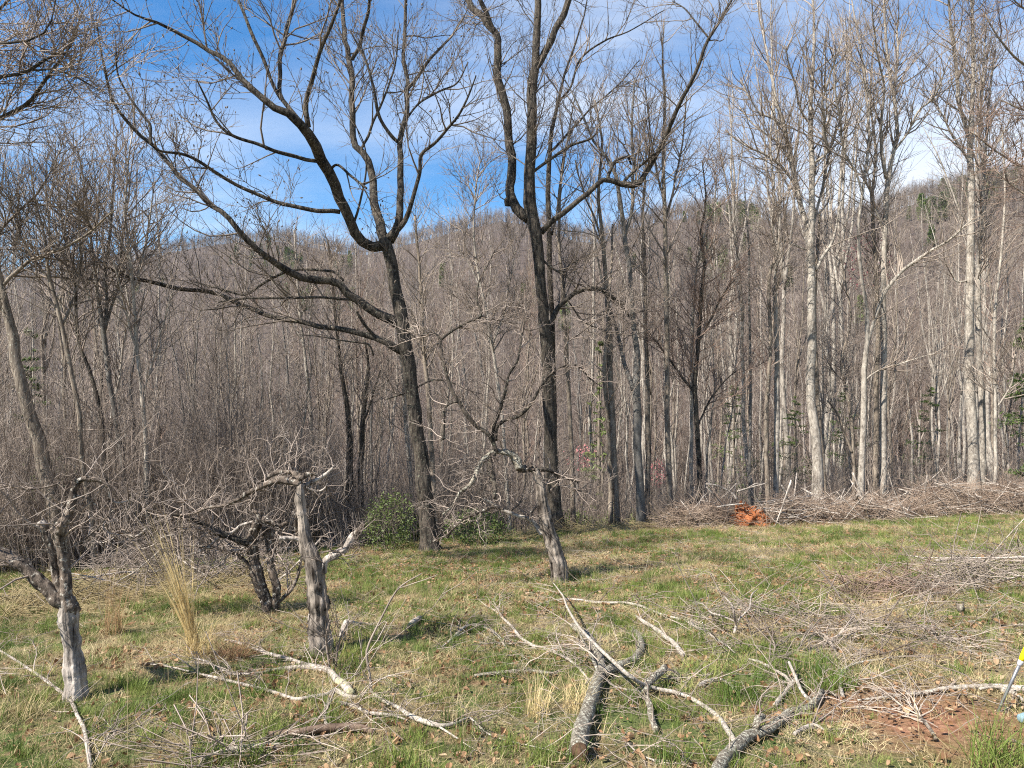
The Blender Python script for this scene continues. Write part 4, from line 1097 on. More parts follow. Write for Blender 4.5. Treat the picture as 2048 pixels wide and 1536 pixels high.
apple('old_apple_tree', 'low double-trunked apple wreck with twisted limbs trailing left, behind the middle stump', dC, [
 ('trunk', A, 18, 0.26, [(545, 1230, 32), (532, 1202, 27), (516, 1168, 25), (507, 1117, 22), (504, 1076, 22), (516, 1046, 22)]),
 ('trunk', A, 14, 0.26, [(551, 1222, 20), (546, 1171, 18), (540, 1144, 16), (542, 1117, 16), (538, 1076, 18), (534, 1054, 16)]),
 ('limb', A, 10, 0.2, [(554, 1208, 9), (566, 1194, 8), (582, 1176, 8), (596, 1146, 7), (603, 1117, 5), (602, 1100, 3)]),
 ('limb', M_oak, 14, 0.55, [(496, 1084, 16), (467, 1071, 14), (436, 1063, 13), (405, 1053, 12), (380, 1042, 10), (354, 1032, 9), (333, 1028, 6)]),
 ('limb', M_bare, 10, 0.15, [(520, 1040, 6), (497, 1045, 6), (483, 1049, 6), (465, 1063, 6), (450, 1065, 6), (432, 1082, 5), (419, 1092, 5), (401, 1102, 4), (385, 1106, 4), (364, 1116, 3), (344, 1125, 3), (323, 1137, 2), (303, 1145, 2)]),
 ('limb', M_bare, 10, 0.15, [(502, 1080, 5), (490, 1092, 5), (479, 1098, 5), (465, 1100, 5), (454, 1112, 4), (446, 1125, 4), (432, 1131, 4), (419, 1133, 3), (405, 1118, 2)]),
 ('limb', A, 12, 0.25, [(503, 1138, 9), (477, 1110, 8), (446, 1096, 7), (415, 1093, 6), (385, 1092, 5), (360, 1092, 5), (335, 1090, 2)]),
 ('limb', A, 12, 0.55, [(516, 1052, 15), (522, 1030, 14), (512, 1022, 12)]),
 ('limb', A, 12, 0.55, [(530, 1036, 14), (548, 1046, 13), (560, 1052, 10), (576, 1044, 7)]),
 ('limb', A, 10, 0.4, [(380, 1036, 6), (372, 1000, 5), (352, 1050, 5), (345, 1075, 6), (340, 1095, 5)]),
 ('limb', M_bare, 8, 0.15, [(345, 1070, 4), (325, 1075, 4), (305, 1090, 3), (275, 1100, 2)]),
 ('limb', M_bare, 8, 0.15, [(320, 1100, 4), (300, 1118, 4), (280, 1135, 3), (262, 1148, 2), (240, 1160, 1)]),
 ('limb', M_bare, 8, 0.15, [(292, 1058, 6), (270, 1072, 5), (240, 1066, 4), (225, 1078, 3), (205, 1086, 2), (190, 1080, 1)]),
 ('limb', A, 8, 0.2, [(575, 1052, 5), (562, 1072, 4), (556, 1100, 4), (548, 1128, 3)]),
], seed=63, tw=(190, 750, 1100), tl=(0.2, 0.9))
dD = gdepth(1118, 1164)
apple('old_apple_tree', 'leaning grey apple trunk with an arched twiggy limb looping left, below the tall centre tree', dD, [
 ('trunk', M_half, 22, 0.16, [(1119, 1168, 38), (1116, 1131, 35), (1111, 1105, 32), (1104, 1077, 32), (1093, 1043, 30), (1085, 1006, 26), (1082, 980, 22), (1079, 959, 17), (1072, 943, 14)]),
 ('knot', M_cut, 10, 0.2, [(1116, 1108, 9), (1122, 1106, 10)]),
 ('limb', M_fall, 10, 0.2, [(1084, 1068, 11), (1069, 1050, 11), (1056, 1038, 9), (1032, 1030, 8), (1006, 1019, 8), (985, 1006, 6), (967, 998, 4)]),
 ('limb', A, 10, 0.2, [(1078, 1008, 7), (1070, 1012, 7), (1061, 1022, 7), (1056, 1037, 6)]),
 ('limb', A, 10, 0.25, [(1006, 1019, 7), (990, 1014, 8), (972, 1022, 7), (954, 1030, 6), (925, 1040, 5), (907, 1056, 5), (892, 1071, 4), (866, 1084, 2)]),
 ('limb', A, 8, 0.2, [(905, 1058, 4), (893, 1076, 3), (882, 1060, 2)]),
 ('limb', A, 14, 0.55, [(1072, 942, 14), (1058, 940, 15), (1044, 940, 14), (1036, 938, 13)]),
 ('limb', M_oak, 10, 0.35, [(1072, 941, 9), (1090, 939, 9), (1105, 942, 8), (1131, 956, 6), (1160, 966, 4)]),
 ('limb', Bq_, 8, 0.1, [(1071, 946, 5), (1070, 959, 5), (1079, 968, 4), (1092, 971, 3)]),
 ('limb', M_log, 14, 0.42, [(1040, 938, 16), (1037, 923, 17), (1031, 913, 16), (1017, 906, 15), (998, 903, 15), (985, 907, 14), (972, 918, 12), (962, 928, 12), (952, 949, 10), (938, 970, 8), (918, 985, 6), (905, 1009, 5), (886, 1027, 3)]),
 ('limb', M_oak, 12, 0.4, [(985, 908, 14), (984, 936, 14), (985, 967, 12), (983, 994, 9)]),
 ('limb', M_oak, 10, 0.25, [(994, 903, 9), (980, 872, 9), (958, 858, 9), (940, 837, 10), (919, 804, 9), (897, 765, 8), (890, 729, 8), (883, 679, 7)]),
 ('limb', M_oak, 8, 0.2, [(883, 679, 6), (904, 661, 6), (929, 647, 6), (962, 632, 6), (954, 600, 5), (958, 564, 4), (976, 529, 3), (990, 500, 2)]),
 ('limb', M_oak, 8, 0.2, [(883, 679, 5), (865, 665, 4), (840, 670, 3), (820, 655, 2)]),
 ('limb', M_oak, 8, 0.35, [(916, 801, 6), (900, 806, 6), (888, 818, 6), (886, 845, 7), (887, 874, 8)]),
 ('limb', A, 8, 0.15, [(962, 632, 4), (995, 640, 3), (1032, 646, 2)]),
 ('limb', M_oak, 10, 0.2, [(990, 900, 8), (988, 868, 8), (997, 833, 8), (1012, 786, 7), (1019, 751, 6), (1037, 722, 5), (1044, 679, 4), (1051, 607, 3)]),
 ('limb', M_oak, 10, 0.2, [(992, 880, 7), (996, 856, 7), (1012, 840, 8), (1037, 833, 8), (1060, 812, 7), (1080, 776, 6), (1101, 751, 5), (1130, 733, 4), (1155, 733, 4), (1180, 758, 3), (1205, 775, 1)]),
 ('limb', A, 8, 0.15, [(1130, 735, 4), (1132, 690, 3), (1165, 665, 3), (1205, 638, 2), (1260, 628, 1)]),
 ('limb', A, 8, 0.15, [(1100, 985, 6), (1118, 970, 5), (1140, 975, 4), (1165, 985, 2)]),
 ('limb', A, 8, 0.1, [(1015, 1024, 3), (1035, 1010, 3), (1045, 990, 2)]),
], seed=64, tw=(330, 1700, 2400), tl=(0.15, 0.75))

# ------------------------------------------------------------------ fallen branches lying on the grass
def ground_line(pts, lift=0.0):
    out = []; rad = []
    for q in pts:
        d = gdepth(q[0], q[1]); r = q[2] / 2 * d / F
        h = (q[3] if len(q) > 3 else 0.0) + lift
        if h > 0:                               # raised off the grass: keep the seen direction, nearer the eye
            for _ in range(4):
                p = W(q[0], q[1], d); gz = Hs(p[0], p[1]); d -= (gz + h + r - p[2]) / 0.28 * 0.8
            r = q[2] / 2 * d / F
        p = W(q[0], q[1], d); p[2] = Hs(p[0], p[1]) + r * 0.85 + 0.012 if h == 0 else p[2]
        out.append(p); rad.append(r)
    return out, [q * 0.9 for q in rad]
def fallen(label, lines, mat=None, seed=0, tw=(14, 40, 60), tl=(0.1, 0.6), name='fallen_branch', cat='branch', K=10, cut=False, rough=0.12, mats=None, mtw=None):
    rg = np.random.default_rng(900 + seed); mat = mat or M_fall
    sets = []
    for ln in lines:
        p, r = ground_line(ln); sets.append(resample(p, r, 24))
    base = sets[0][0][0]; rt = root(name, base, label, cat)
    for k, (P, R) in enumerate(sets):
        PP = P + np.stack([vnoise(P, 4.), vnoise(P + 7, 4.), 0 * P[:, 0]], -1) * (R * 0.5)[:, None]
        Pd, Rd = resample(PP, R, 60); g = Geo(); tube(g, Pd[None], Rd[None], K, cap=True, rough=rough, rs=22, jag=0.9)
        g.obj('stem' if k == 0 else 'side_branch', (mats[k] if mats else mat), rt)
    if cut:
        P, R = sets[0]; D = nrm(P[0] - P[1]); g = Geo()
        tube(g, np.stack([P[0] - D * 0.01, P[0] + D * 0.006])[None], np.array([[R[0] * 0.90, R[0] * 0.93]]), 16, cap=True, rough=0.35, rs=30)
        g.obj('cut_end', M_cut, rt, smooth=False)
    if tw:
        PS = np.stack([a for a, _ in sets]); RS = np.stack([b_ for _, b_ in sets])
        a = spawn(rg, PS, RS, tw[0], (0.1, 1), tl, (20, 60), 0.0, 0.12, 0.22, 6, 0.009, 0.0012, 0.2)
        b_ = spawn(rg, *a, tw[1], (0.2, 1), (0.06, 0.3), (25, 65), 0.0, 0.1, 0.25, 4, 0.008, 0.0010, 0.2)
        c_ = spawn(rg, *b_, tw[2], (0.2, 1), (0.03, 0.14), (25, 65), 0.0, 0.1, 0.2, 3, 0.008, 0.0009, 0.2)
        for q in (a, b_, c_):                    # nothing dives under the turf
            gz = H(q[0][..., 0], q[0][..., 1]) + 0.012; q[0][..., 2] = np.maximum(gz + (q[0][..., 2] - gz) * np.where(q[0][..., 2] - gz > 0.09, (0.09 + (q[0][..., 2] - gz - 0.09) * 0.45) / np.maximum(q[0][..., 2] - gz, 1e-3), 1.0), gz)
        g = Geo(); tube(g, *a, 4); tube(g, *b_, 3); tube(g, *c_, 3)
        g.obj('twigs', mtw or M_falltwig, rt)['kind'] = 'stuff'
    return rt
fallen('thick mottled fallen log forking away from the viewer, largest in the foreground', [
 [(1160, 1524, 40), (1166, 1490, 38), (1172, 1458, 35), (1184, 1414, 31), (1193, 1379, 27), (1199, 1349, 22), (1194, 1314, 18), (1173, 1282, 17), (1145, 1260, 13)],
 [(1205, 1362, 22), (1231, 1345, 20), (1260, 1335, 19), (1278, 1320, 18), (1284, 1296, 16), (1270, 1270, 9)],
 [(1199, 1390, 9), (1200, 1360, 8, .05), (1190, 1330, 7, .08), (1176, 1300, 6, .1), (1160, 1270, 4, .1)]], M_log, 1, (16, 50, 60), cut=True, K=18, rough=0.2, name='fallen_log', cat='log')
fallen('long smooth pale branch arching from the heavy limb up across the forked log', [
 [(1478, 1502, 13), (1450, 1462, 12), (1428, 1436, 11), (1407, 1420, 10), (1374, 1402, 9), (1348, 1390, 9), (1304, 1376, 9, .04), (1275, 1360, 9, .12), (1246, 1343, 9, .2), (1216, 1314, 8, .25), (1187, 1285, 7, .25), (1161, 1258, 6, .25), (1137, 1220, 5, .22), (1125, 1191, 4, .2), (1106, 1165, 2, .2)],
 [(1310, 1380, 5), (1290, 1388, 5), (1260, 1385, 4), (1235, 1380, 4), (1212, 1368, 4)]], M_fall, 2, (16, 50, 60), tl=(0.1, 0.8))
fallen('heavy brown-grey limb running off the bottom edge, right of the foreground centre', [
 [(1395, 1640, 36), (1420, 1580, 34), (1455, 1532, 30), (1486, 1500, 26), (1505, 1484, 25), (1532, 1474, 22), (1568, 1452, 21), (1590, 1436, 21), (1612, 1430, 17), (1633, 1410, 16), (1643, 1390, 11)],
 [(1630, 1414, 8), (1614, 1396, 8, .04), (1602, 1380, 7, .08), (1589, 1351, 7, .1), (1578, 1325, 6, .1)],
 [(1522, 1474, 15), (1512, 1458, 16, .04), (1516, 1438, 15, .08), (1526, 1432, 12, .08)],
 [(1640, 1396, 7), (1655, 1390, 6), (1672, 1398, 5)]], M_log, 3, (14, 40, 50), K=16, mats=[M_log, M_fall, M_log, M_brown], rough=0.22)
fallen('pale forked branch propped up behind the heavy limb', [
 [(1552, 1420, 11), (1566, 1398, 10), (1582, 1378, 10), (1590, 1366, 8)],
 [(1584, 1376, 8), (1570, 1360, 8), (1558, 1352, 7), (1541, 1341, 7), (1520, 1330, 6), (1497, 1324, 5)]], M_fall, 4)
fallen('long grey pole-like branch lying across the red clay at the right edge', [
 [(2075, 1390, 16), (2040, 1388, 15), (1980, 1383, 13), (1895, 1385, 10), (1852, 1392, 8), (1810, 1397, 7), (1765, 1402, 6), (1715, 1407, 4)],
 [(1960, 1378, 6, .02), (1990, 1374, 6, .03), (2030, 1382, 5, .02)],
 [(2005, 1390, 10), (2030, 1396, 9), (2046, 1408, 6)]], M_fall, 5, (20, 60, 60))
fallen('slanting grey branch end lying on red clay below the long pole-like branch', [
 [(1871, 1486, 9), (1858, 1464, 8), (1844, 1446, 8), (1820, 1416, 6), (1798, 1402, 4)]], M_brown, 6)
fallen('thin wavering pale branch right of the heavy limb top', [
 [(1686, 1402, 8), (1681, 1378, 7), (1683, 1350, 6), (1691, 1344, 6), (1711, 1334, 6), (1759, 1325, 5), (1827, 1317, 4), (1850, 1328, 3)]], M_fall, 7, (22, 70, 80), (0.1, 0.8))
fallen('grey crooked branch pointing up the slope beyond the wavering pale branch', [
 [(1684, 1329, 7), (1672, 1312, 7), (1667, 1298, 6), (1650, 1275, 5), (1623, 1256, 4), (1600, 1240, 2)],
 [(1690, 1270, 3), (1730, 1262, 4), (1770, 1268, 3), (1810, 1256, 2)]], M_brown, 8, (26, 90, 100), (0.15, 0.9))
fallen('white antler-like upright sprig standing in the grass right of centre', [
 [(1468, 1272, 6), (1472, 1250, 6, .08), (1468, 1230, 5, .2), (1464, 1212, 4, .28), (1448, 1192, 3, .34)],
 [(1474, 1243, 5, .12), (1488, 1228, 4, .18), (1500, 1215, 4, .24), (1503, 1191, 3, .34), (1515, 1178, 2, .36)],
 [(1470, 1243, 4, .12), (1445, 1232, 4, .14), (1422, 1225, 4, .14), (1405, 1208, 2, .14), (1384, 1206, 1, .12)]], M_bare, 9, (10, 30, 40))
fallen('long straight pale stick on the brush heap at the right edge', [
 [(1858, 1180, 8), (1890, 1178, 8), (1929, 1172, 7), (1981, 1160, 6), (2048, 1146, 5), (2090, 1135, 3)],
 [(1870, 1177, 4), (1930, 1168, 4), (1975, 1154, 4), (2010, 1146, 2)]], M_fall, 10, (20, 50, 60))
fallen('bent pale stick like a shepherd crook, left of the forked log', [
 [(884, 1298, 3), (905, 1283, 6), (926, 1262, 7), (950, 1256, 7), (976, 1263, 7), (997, 1279, 7), (1011, 1298, 5)],
 [(896, 1288, 4), (925, 1271, 4), (945, 1262, 3)]], M_fall, 11, (26, 80, 90), (0.1, 0.7))
fallen('pale branch curving down to the left side of the forked log', [
 [(1186, 1378, 4), (1166, 1352, 5), (1143, 1329, 6), (1105, 1308, 7), (1073, 1299, 7), (1043, 1282, 7), (1020, 1255, 6), (991, 1226, 4), (968, 1212, 3), (945, 1190, 1)],
 [(1098, 1306, 7), (1113, 1302, 6), (1124, 1296, 4)]], M_fall, 12, (30, 90, 90), (0.1, 0.7))
fallen('long thin bow-shaped branch high on the slope above the logs', [
 [(1064, 1219, 3), (1102, 1206, 4), (1143, 1203, 5), (1202, 1210, 6), (1240, 1209, 5), (1278, 1216, 6), (1319, 1232, 5), (1371, 1247, 5), (1407, 1267, 5), (1450, 1294, 4), (1470, 1310, 2)]], M_fall, 13, (30, 90, 90), (0.1, 0.8))
fallen('short mossy grey log half sunk in grass left of the forked log', [
 [(950, 1357, 6), (997, 1353, 8), (1055, 1349, 9), (1085, 1352, 8), (1112, 1353, 5)]], M_log, 14, (4, 8, 8), name='small_log', cat='log', rough=0.3)
fallen('stubby mottled branch pointing straight at the viewer, right of the forked log', [
 [(1310, 1470, 15), (1301, 1443, 15), (1295, 1414, 14), (1286, 1396, 12)],
 [(1290, 1386, 16, .03), (1300, 1366, 17, .05), (1313, 1352, 17, .07), (1328, 1336, 17, .08)]], M_log, 15, (10, 30, 30), rough=0.2)
fallen('sooty-ended grey log sloping down behind the stubby mottled branch', [
 [(1366, 1318, 12), (1345, 1292, 11), (1313, 1267, 10), (1284, 1247, 8), (1270, 1236, 5)]], M_fall, 16, (14, 40, 40))
fallen('short pale kinked branch on its own above the long smooth branch', [
 [(1398, 1378, 9), (1418, 1370, 10), (1442, 1367, 9), (1462, 1380, 6), (1482, 1393, 5)]], M_bare, 17, (5, 12, 12))
fallen('yellow-lichened cut branch at the heart of the left branch tangle', [
 [(700, 1394, 19), (686, 1378, 18), (671, 1363, 16), (658, 1350, 14), (646, 1344, 12), (610, 1336, 10), (577, 1324, 8), (540, 1315, 8), (501, 1300, 6), (472, 1289, 6), (450, 1285, 4)], [(703, 1397, 18), (690, 1382, 19), (676, 1368, 16)]], M_bare, 18, (24, 70, 70), cut=True, K=12, mats=[M_bare, M_lichenwood])
fallen('silvery branch running left from the left branch tangle towards the broomsedge', [
 [(664, 1352, 13), (652, 1348, 12), (607, 1342, 11), (562, 1345, 9), (525, 1351, 7), (490, 1354, 6), (462, 1353, 6), (434, 1342, 6), (410, 1327, 5), (380, 1320, 3)],
 [(526, 1352, 5), (516, 1362, 4), (508, 1374, 2)]], M_bare, 19, (20, 60, 60))
fallen('long thin white branch reaching far left across the grass, front of the left tangle', [
 [(668, 1390, 10), (648, 1398, 9), (628, 1401, 9), (592, 1406, 8), (547, 1391, 7), (501, 1379, 7), (441, 1363, 6), (380, 1348, 4), (340, 1338, 3), (290, 1331, 2)]], M_bare, 20, (16, 40, 40))
fallen('jointed grey branch trailing right from the left branch tangle to the bottom centre', [
 [(669, 1388, 11), (690, 1398, 11), (707, 1403, 10), (728, 1400, 8), (737, 1389, 8), (761, 1406, 8), (798, 1424, 9), (819, 1439, 11), (852, 1454, 12), (877, 1460, 10), (910, 1454, 7), (937, 1442, 6), (961, 1463, 5), (986, 1479, 4), (1020, 1488, 3), (1080, 1502, 3), (1140, 1516, 2)],
 [(880, 1462, 5), (910, 1480, 4), (940, 1500, 2)]], M_fall, 21, (30, 90, 90))
fallen('straight pale branch lying just in front of the jointed grey branch', [
 [(683, 1412, 7), (710, 1420, 8), (737, 1433, 8), (765, 1436, 7), (789, 1438, 6), (815, 1446, 3)]], M_bare, 22, (8, 24, 24))
fallen('short white upright peg of wood below the left branch tangle', [
 [(655, 1466, 8), (651, 1440, 8), (654, 1418, 8), (663, 1394, 8)]], M_bare, 23, (6, 12, 12))
fallen('dark brown rotten log lying level near the bottom, left of centre', [
 [(534, 1478, 12), (560, 1478, 15), (592, 1476, 16), (652, 1468, 18), (713, 1466, 17), (746, 1472, 12)]], M_brownlog, 25, (6, 16, 16), name='rotten_log', cat='log', rough=0.2)
fallen('thin white branch curving out of the bottom left corner', [
 [(185, 1620, 10), (178, 1515, 10), (170, 1471, 9), (157, 1442, 8), (137, 1405, 8), (103, 1376, 7), (62, 1347, 6), (20, 1318, 5), (-10, 1300, 4)],
 [(160, 1450, 4), (200, 1440, 3), (230, 1470, 2)]], M_bare, 26, (22, 70, 70), (0.1, 0.6))
fallen('very thin dark stick arching over grass, right of the nearest apple stump', [
 [(176, 1482, 3), (230, 1468, 4), (290, 1455, 4), (352, 1430, 4), (414, 1409, 3), (450, 1405, 2)]], M_brown, 27, (8, 20, 20))
fallen('pale chunk of barkless wood lying alone on the slope right of the middle stump', [
 [(816, 1262, 8), (826, 1254, 13), (836, 1247, 13), (843, 1241, 8)]], M_bare, 28, None, name='wood_chunk', cat='wood')
fallen('dark stub of wood leaning on the foot of the middle apple stump', [
 [(682, 1284, 13), (686, 1262, 14, .05), (691, 1244, 12, .1)], [(695, 1242, 7, .05), (712, 1246, 6, .05), (724, 1248, 4, .04)]], M_bare, 29, (10, 30, 30), name='wood_chunk', cat='wood')
fallen('faint grey branch crossing the bottom edge left of the rotten log', [
 [(400, 1530, 9), (440, 1516, 12), (480, 1506, 13), (520, 1500, 9), (560, 1494, 5)]], M_fall, 30, (10, 24, 24), (0.05, 0.3))
fallen('forked grey twiggy branch on the slope midway to the brush heap', [
 [(1560, 1245, 3), (1600, 1240, 4), (1640, 1238, 4), (1680, 1243, 3), (1720, 1262, 3), (1760, 1290, 2)],
 [(1775, 1225, 3), (1800, 1210, 3), (1840, 1205, 3), (1842, 1190, 2)]], M_fall, 31, (40, 140, 160), (0.2, 0.9))
fallen('sheaf of thin straight pale sticks pointing at the yellow-handled tool', [
 [(1845, 1255, 4), (1880, 1275, 5), (1920, 1295, 4), (1960, 1318, 3)],
 [(1850, 1262, 3), (1890, 1290, 4), (1940, 1312, 3)], [(1900, 1255, 3), (1935, 1248, 4), (1985, 1244, 3)]], M_bare, 32, (30, 90, 100), (0.2, 0.8))
fallen('grey branch with lifted crooked twigs, in the middle of the right-hand litter', [
 [(1520, 1322, 5), (1560, 1322, 6), (1590, 1312, 6), (1640, 1298, 6), (1680, 1286, 5), (1720, 1280, 4)],
 [(1545, 1320, 4), (1549, 1290, 4, .05), (1536, 1262, 3, .1), (1530, 1240, 2, .14)]], M_brown, 33, (40, 140, 160), (0.2, 0.9))
fallen('knobbly grey stick lying level under the grass by the bottom edge right of the log', [
 [(1245, 1480, 4), (1262, 1500, 4), (1290, 1520, 4), (1330, 1532, 3)]], M_fall, 34, (10, 30, 30))
fallen('pale crossing branch lying short of the heavy limb on leaves', [
 [(1590, 1475, 8), (1610, 1464, 10), (1630, 1458, 8), (1650, 1466, 5)]], M_bare, 35, (8, 20, 20))

# slender leaning sapling beside the left tangle
def sapling(label, u0, v0, pts, mat, seed, tw=(10, 30, 40), tl=(0.1, 0.5)):
    rg = np.random.default_rng(seed); d = gdepth(u0, v0)
    P, R = limbs3d(rg, d, [[(u0, v0, pts[0][2])] + pts], M=20)
    base = P[0, 0].copy(); base[2] = Hs(base[0], base[1]); rt = root('leaning_sapling', base, label, 'sapling')
    g = Geo(); tube(g, P, R, 7, cap=True); g.obj('stem', mat, rt)
    a, b_, c_ = twigs(rg, P, R, *tw, l1=tl); g = Geo(); tube(g, *a, 4); tube(g, *b_, 3); tube(g, *c_, 3); g.obj('twigs', mat, rt)['kind'] = 'stuff'
sapling('thin leafless sapling bowing right over the grass beside the left branch tangle', 746, 1391,
        [(740, 1351, 5), (734, 1315, 5), (737, 1291, 5), (758, 1245, 4), (786, 1191, 4), (807, 1168, 3), (844, 1147, 2)], M_falltwig, 70, (4, 6, 6), (0.05, 0.25))
sapling('short forked grey sucker shoot in front of the middle apple stump', 664, 1345, [(655, 1300, 5), (654, 1268, 4), (662, 1240, 3)], M_falltwig, 71, (5, 8, 8), (0.05, 0.2))
sapling('second grey sucker shoot tilting right before the middle apple stump', 668, 1340, [(676, 1300, 4), (684, 1270, 4), (700, 1236, 2)], M_falltwig, 72, (4, 8, 8), (0.05, 0.2))

fallen('small low cut stump with a pale top on the right-hand slope', [[(1922, 1226, 15), (1921, 1217, 15, .02), (1920, 1210, 16, .05)]], M_brown, 36, None, name='cut_stump', cat='stump', K=14)
fallen('pair of short mossy sticks just left of the short pale kinked branch', [
 [(1335, 1358, 5), (1352, 1366, 8), (1372, 1372, 6)], [(1350, 1345, 3), (1362, 1358, 4), (1380, 1362, 3)]], M_log, 37, (6, 12, 12))
# ------------------------------------------------------------------ brush piles along the crest
def brush(name, label, cat, u0, u1, v0, v1, height, n, width, seed, big=40, mat=None, lean=1.0, dd=0.0):
    rg = np.random.default_rng(seed)
    g = Geo(); gb = Geo()
    def make(n, L, r, geo, K, M=5, bend=0.12):
        s = rg.random(n); u = u0 + (u1 - u0) * s; v = v0 + (v1 - v0) * s
        dq = np.interp(u, [u0, (u0 + u1) / 2, u1], [gdepth(u0, v0), gdepth((u0 + u1) / 2, (v0 + v1) / 2), gdepth(u1, v1)]) + dd
        dq = np.minimum(dq, crest((u - 1024) / F * 17.5) + 0.1)
        dq = dq + rg.normal(size=n) * width * 0.45
        x = (u - 1024) / F * dq
        prof = height * (0.45 + 0.55 * np.clip(1 + 1.1 * vnoise(np.stack([x, 0 * x, 0 * x], -1), 0.9), 0, 1.6)) * np.clip(np.minimum(s, 1 - s) * 8, 0.25, 1)
        z = H(x, dq) + prof * rg.random(n) ** 1.3 + r
        D = nrm(np.stack([rg.normal(size=n) * 1.0, rg.normal(size=n) * 0.8, rg.normal(size=n) * 0.42 * lean], -1))
        P = np.empty((n, M, 3)); P[:, 0] = np.stack([x, dq, z], -1) - D * (L * 0.5)[:, None]
        for k in range(1, M):
            P[:, k] = P[:, k - 1] + D * (L / (M - 1))[:, None]; D = nrm(D + rg.normal(size=(n, 3)) * bend)
        gz = H(P[..., 0], P[..., 1]) + 0.01; P[..., 2] = np.maximum(P[..., 2], gz)
        R = r[:, None] * (1 - 0.75 * np.linspace(0, 1, M))[None] + 0.0015
        tube(geo, P, R, K, cap=K > 4)
        return P, R
    P, R = make(n, rg.uniform(0.35, 1.5, n), rg.uniform(0.0015, 0.0055, n), g, 3)
    b_ = spawn(rg, P, R, int(n * 0.9), (0.3, 1), (0.1, 0.5), (20, 60), -0.03, 0, 0.15, 4, 0.006, 0.0014, 0.2); 
    gz = H(b_[0][..., 0], b_[0][..., 1]) + 0.01; b_[0][..., 2] = np.maximum(b_[0][..., 2], gz); tube(g, *b_, 3)
    rt_p = np.array([(u0 + u1) / 2, 0, 0]); dm = min(gdepth((u0 + u1) / 2, (v0 + v1) / 2) + dd, 18.0)
    xb = ((u0 + u1) / 2 - 1024) / F * dm
    rt = root(name, (xb, dm, Hs(xb, dm)), label, cat)
    g.obj('twigs', mat or M_stick, rt)['kind'] = 'stuff'
    if big:
        make(big, rg.uniform(0.5, 2.0, big), rg.uniform(0.006, 0.017, big) * (1 + rg.random(big) ** 6), gb, 6, 6, 0.09)
        gb.obj('sticks', M_bare, rt)['kind'] = 'stuff'
    return rt
brush('brush_pile', 'low pile of brown cut brush left of the red clay root ball', 'brush pile', 1330, 1475, 1042, 1028, 0.42, 800, 0.8, 81, 40)
brush('brush_pile', 'long pile of brush and pale bare sticks right of the root ball', 'brush pile', 1530, 1800, 1024, 1012, 0.50, 1300, 1.0, 82, 190)
brush('brush_pile', 'reddish brown brush pile stretching out of frame at the right', 'brush pile', 1780, 2120, 1010, 996, 0.62, 1500, 1.1, 83, 150)
brush('straw_windrow', 'thin line of flattened pale straw and stalks edging the crest', 'straw', 1000, 1560, 1078, 1030, 0.06, 900, 0.5, 84, 0, M_straw, 0.2)
brush('straw_windrow', 'band of flattened straw stalks on the grass left of the apple wreck', 'straw', 0, 560, 1215, 1155, 0.06, 1300, 1.2, 85, 0, M_straw, 0.2)
brush('brush_heap', 'loose heap of grey twigs on the grass at the right edge', 'brush heap', 1850, 2110, 1180, 1150, 0.26, 260, 0.9, 86, 10, M_falltwig)
brush('brush_heap', 'low reddish tangle of briar twigs left of the grey twig heap', 'brush heap', 1680, 1860, 1190, 1185, 0.12, 150, 0.7, 87, 0, M_redtwig)
brush('brush_heap', 'loose grey twig litter spread over the middle of the right-hand slope', 'brush heap', 1380, 1880, 1240, 1270, 0.07, 150, 1.4, 88, 0, M_falltwig)
brush('brush_heap', 'dark twig tangle under the trailing limbs of the apple wreck', 'brush heap', 190, 560, 1170, 1150, 0.6, 420, 1.3, 89, 14, M_browntwig)
brush('brush_heap', 'grey twigs heaped at the bottom edge left of the rotten log', 'brush heap', 380, 520, 1520, 1510, 0.03, 45, 0.3, 90, 0, M_browntwig)

# ------------------------------------------------------------------ uprooted clay root ball
rg = np.random.default_rng(91)
pr = W(1490, 1030, 16.9); dr = 16.75
rt = root('root_ball', (pr[0], dr, Hs(pr[0], dr)), 'torn-up root ball of bright orange-red clay among the brush piles', 'root ball')
th = np.linspace(0, 2 * PI, 72, endpoint=False); ph = np.linspace(0, PI * 0.55, 32)
TH, PH = np.meshgrid(th, ph)
dirs = np.stack([np.sin(PH) * np.cos(TH), np.sin(PH) * np.sin(TH), np.cos(PH)], -1)
base = np.array([pr[0], dr, Hs(pr[0], dr) - 0.05])
rad_ = np.array([0.46, 0.34, 0.62])
V = dirs * rad_; V[..., :2] *= (1.15 - 0.75 * V[..., 2:3] / 0.62); V[..., 0] += (0.22 - 0.42 * (V[..., 2] / 0.56)) * 0.6
V = V + dirs * (0.10 * vnoise(V, 3.5)[..., None] + 0.10 * vnoise(V, 9.)[..., None] + 0.07 * vnoise(V, 24.)[..., None]) + base
idx = np.arange(72 * 32).reshape(32, 72)
Qm = np.stack([idx[:-1], np.roll(idx[:-1], -1, 1), np.roll(idx[1:], -1, 1), idx[1:]], -1).reshape(-1, 4)[:, ::-1]
M_clay = bark('orange_red_clay', (0.07, 0.027, 0.013), (0.38, 0.13, 0.048), None, 0, 0.04, 1, 18, 0.45)
g = Geo(); g.add(V, Qm); g.obj('clay', M_clay, rt)
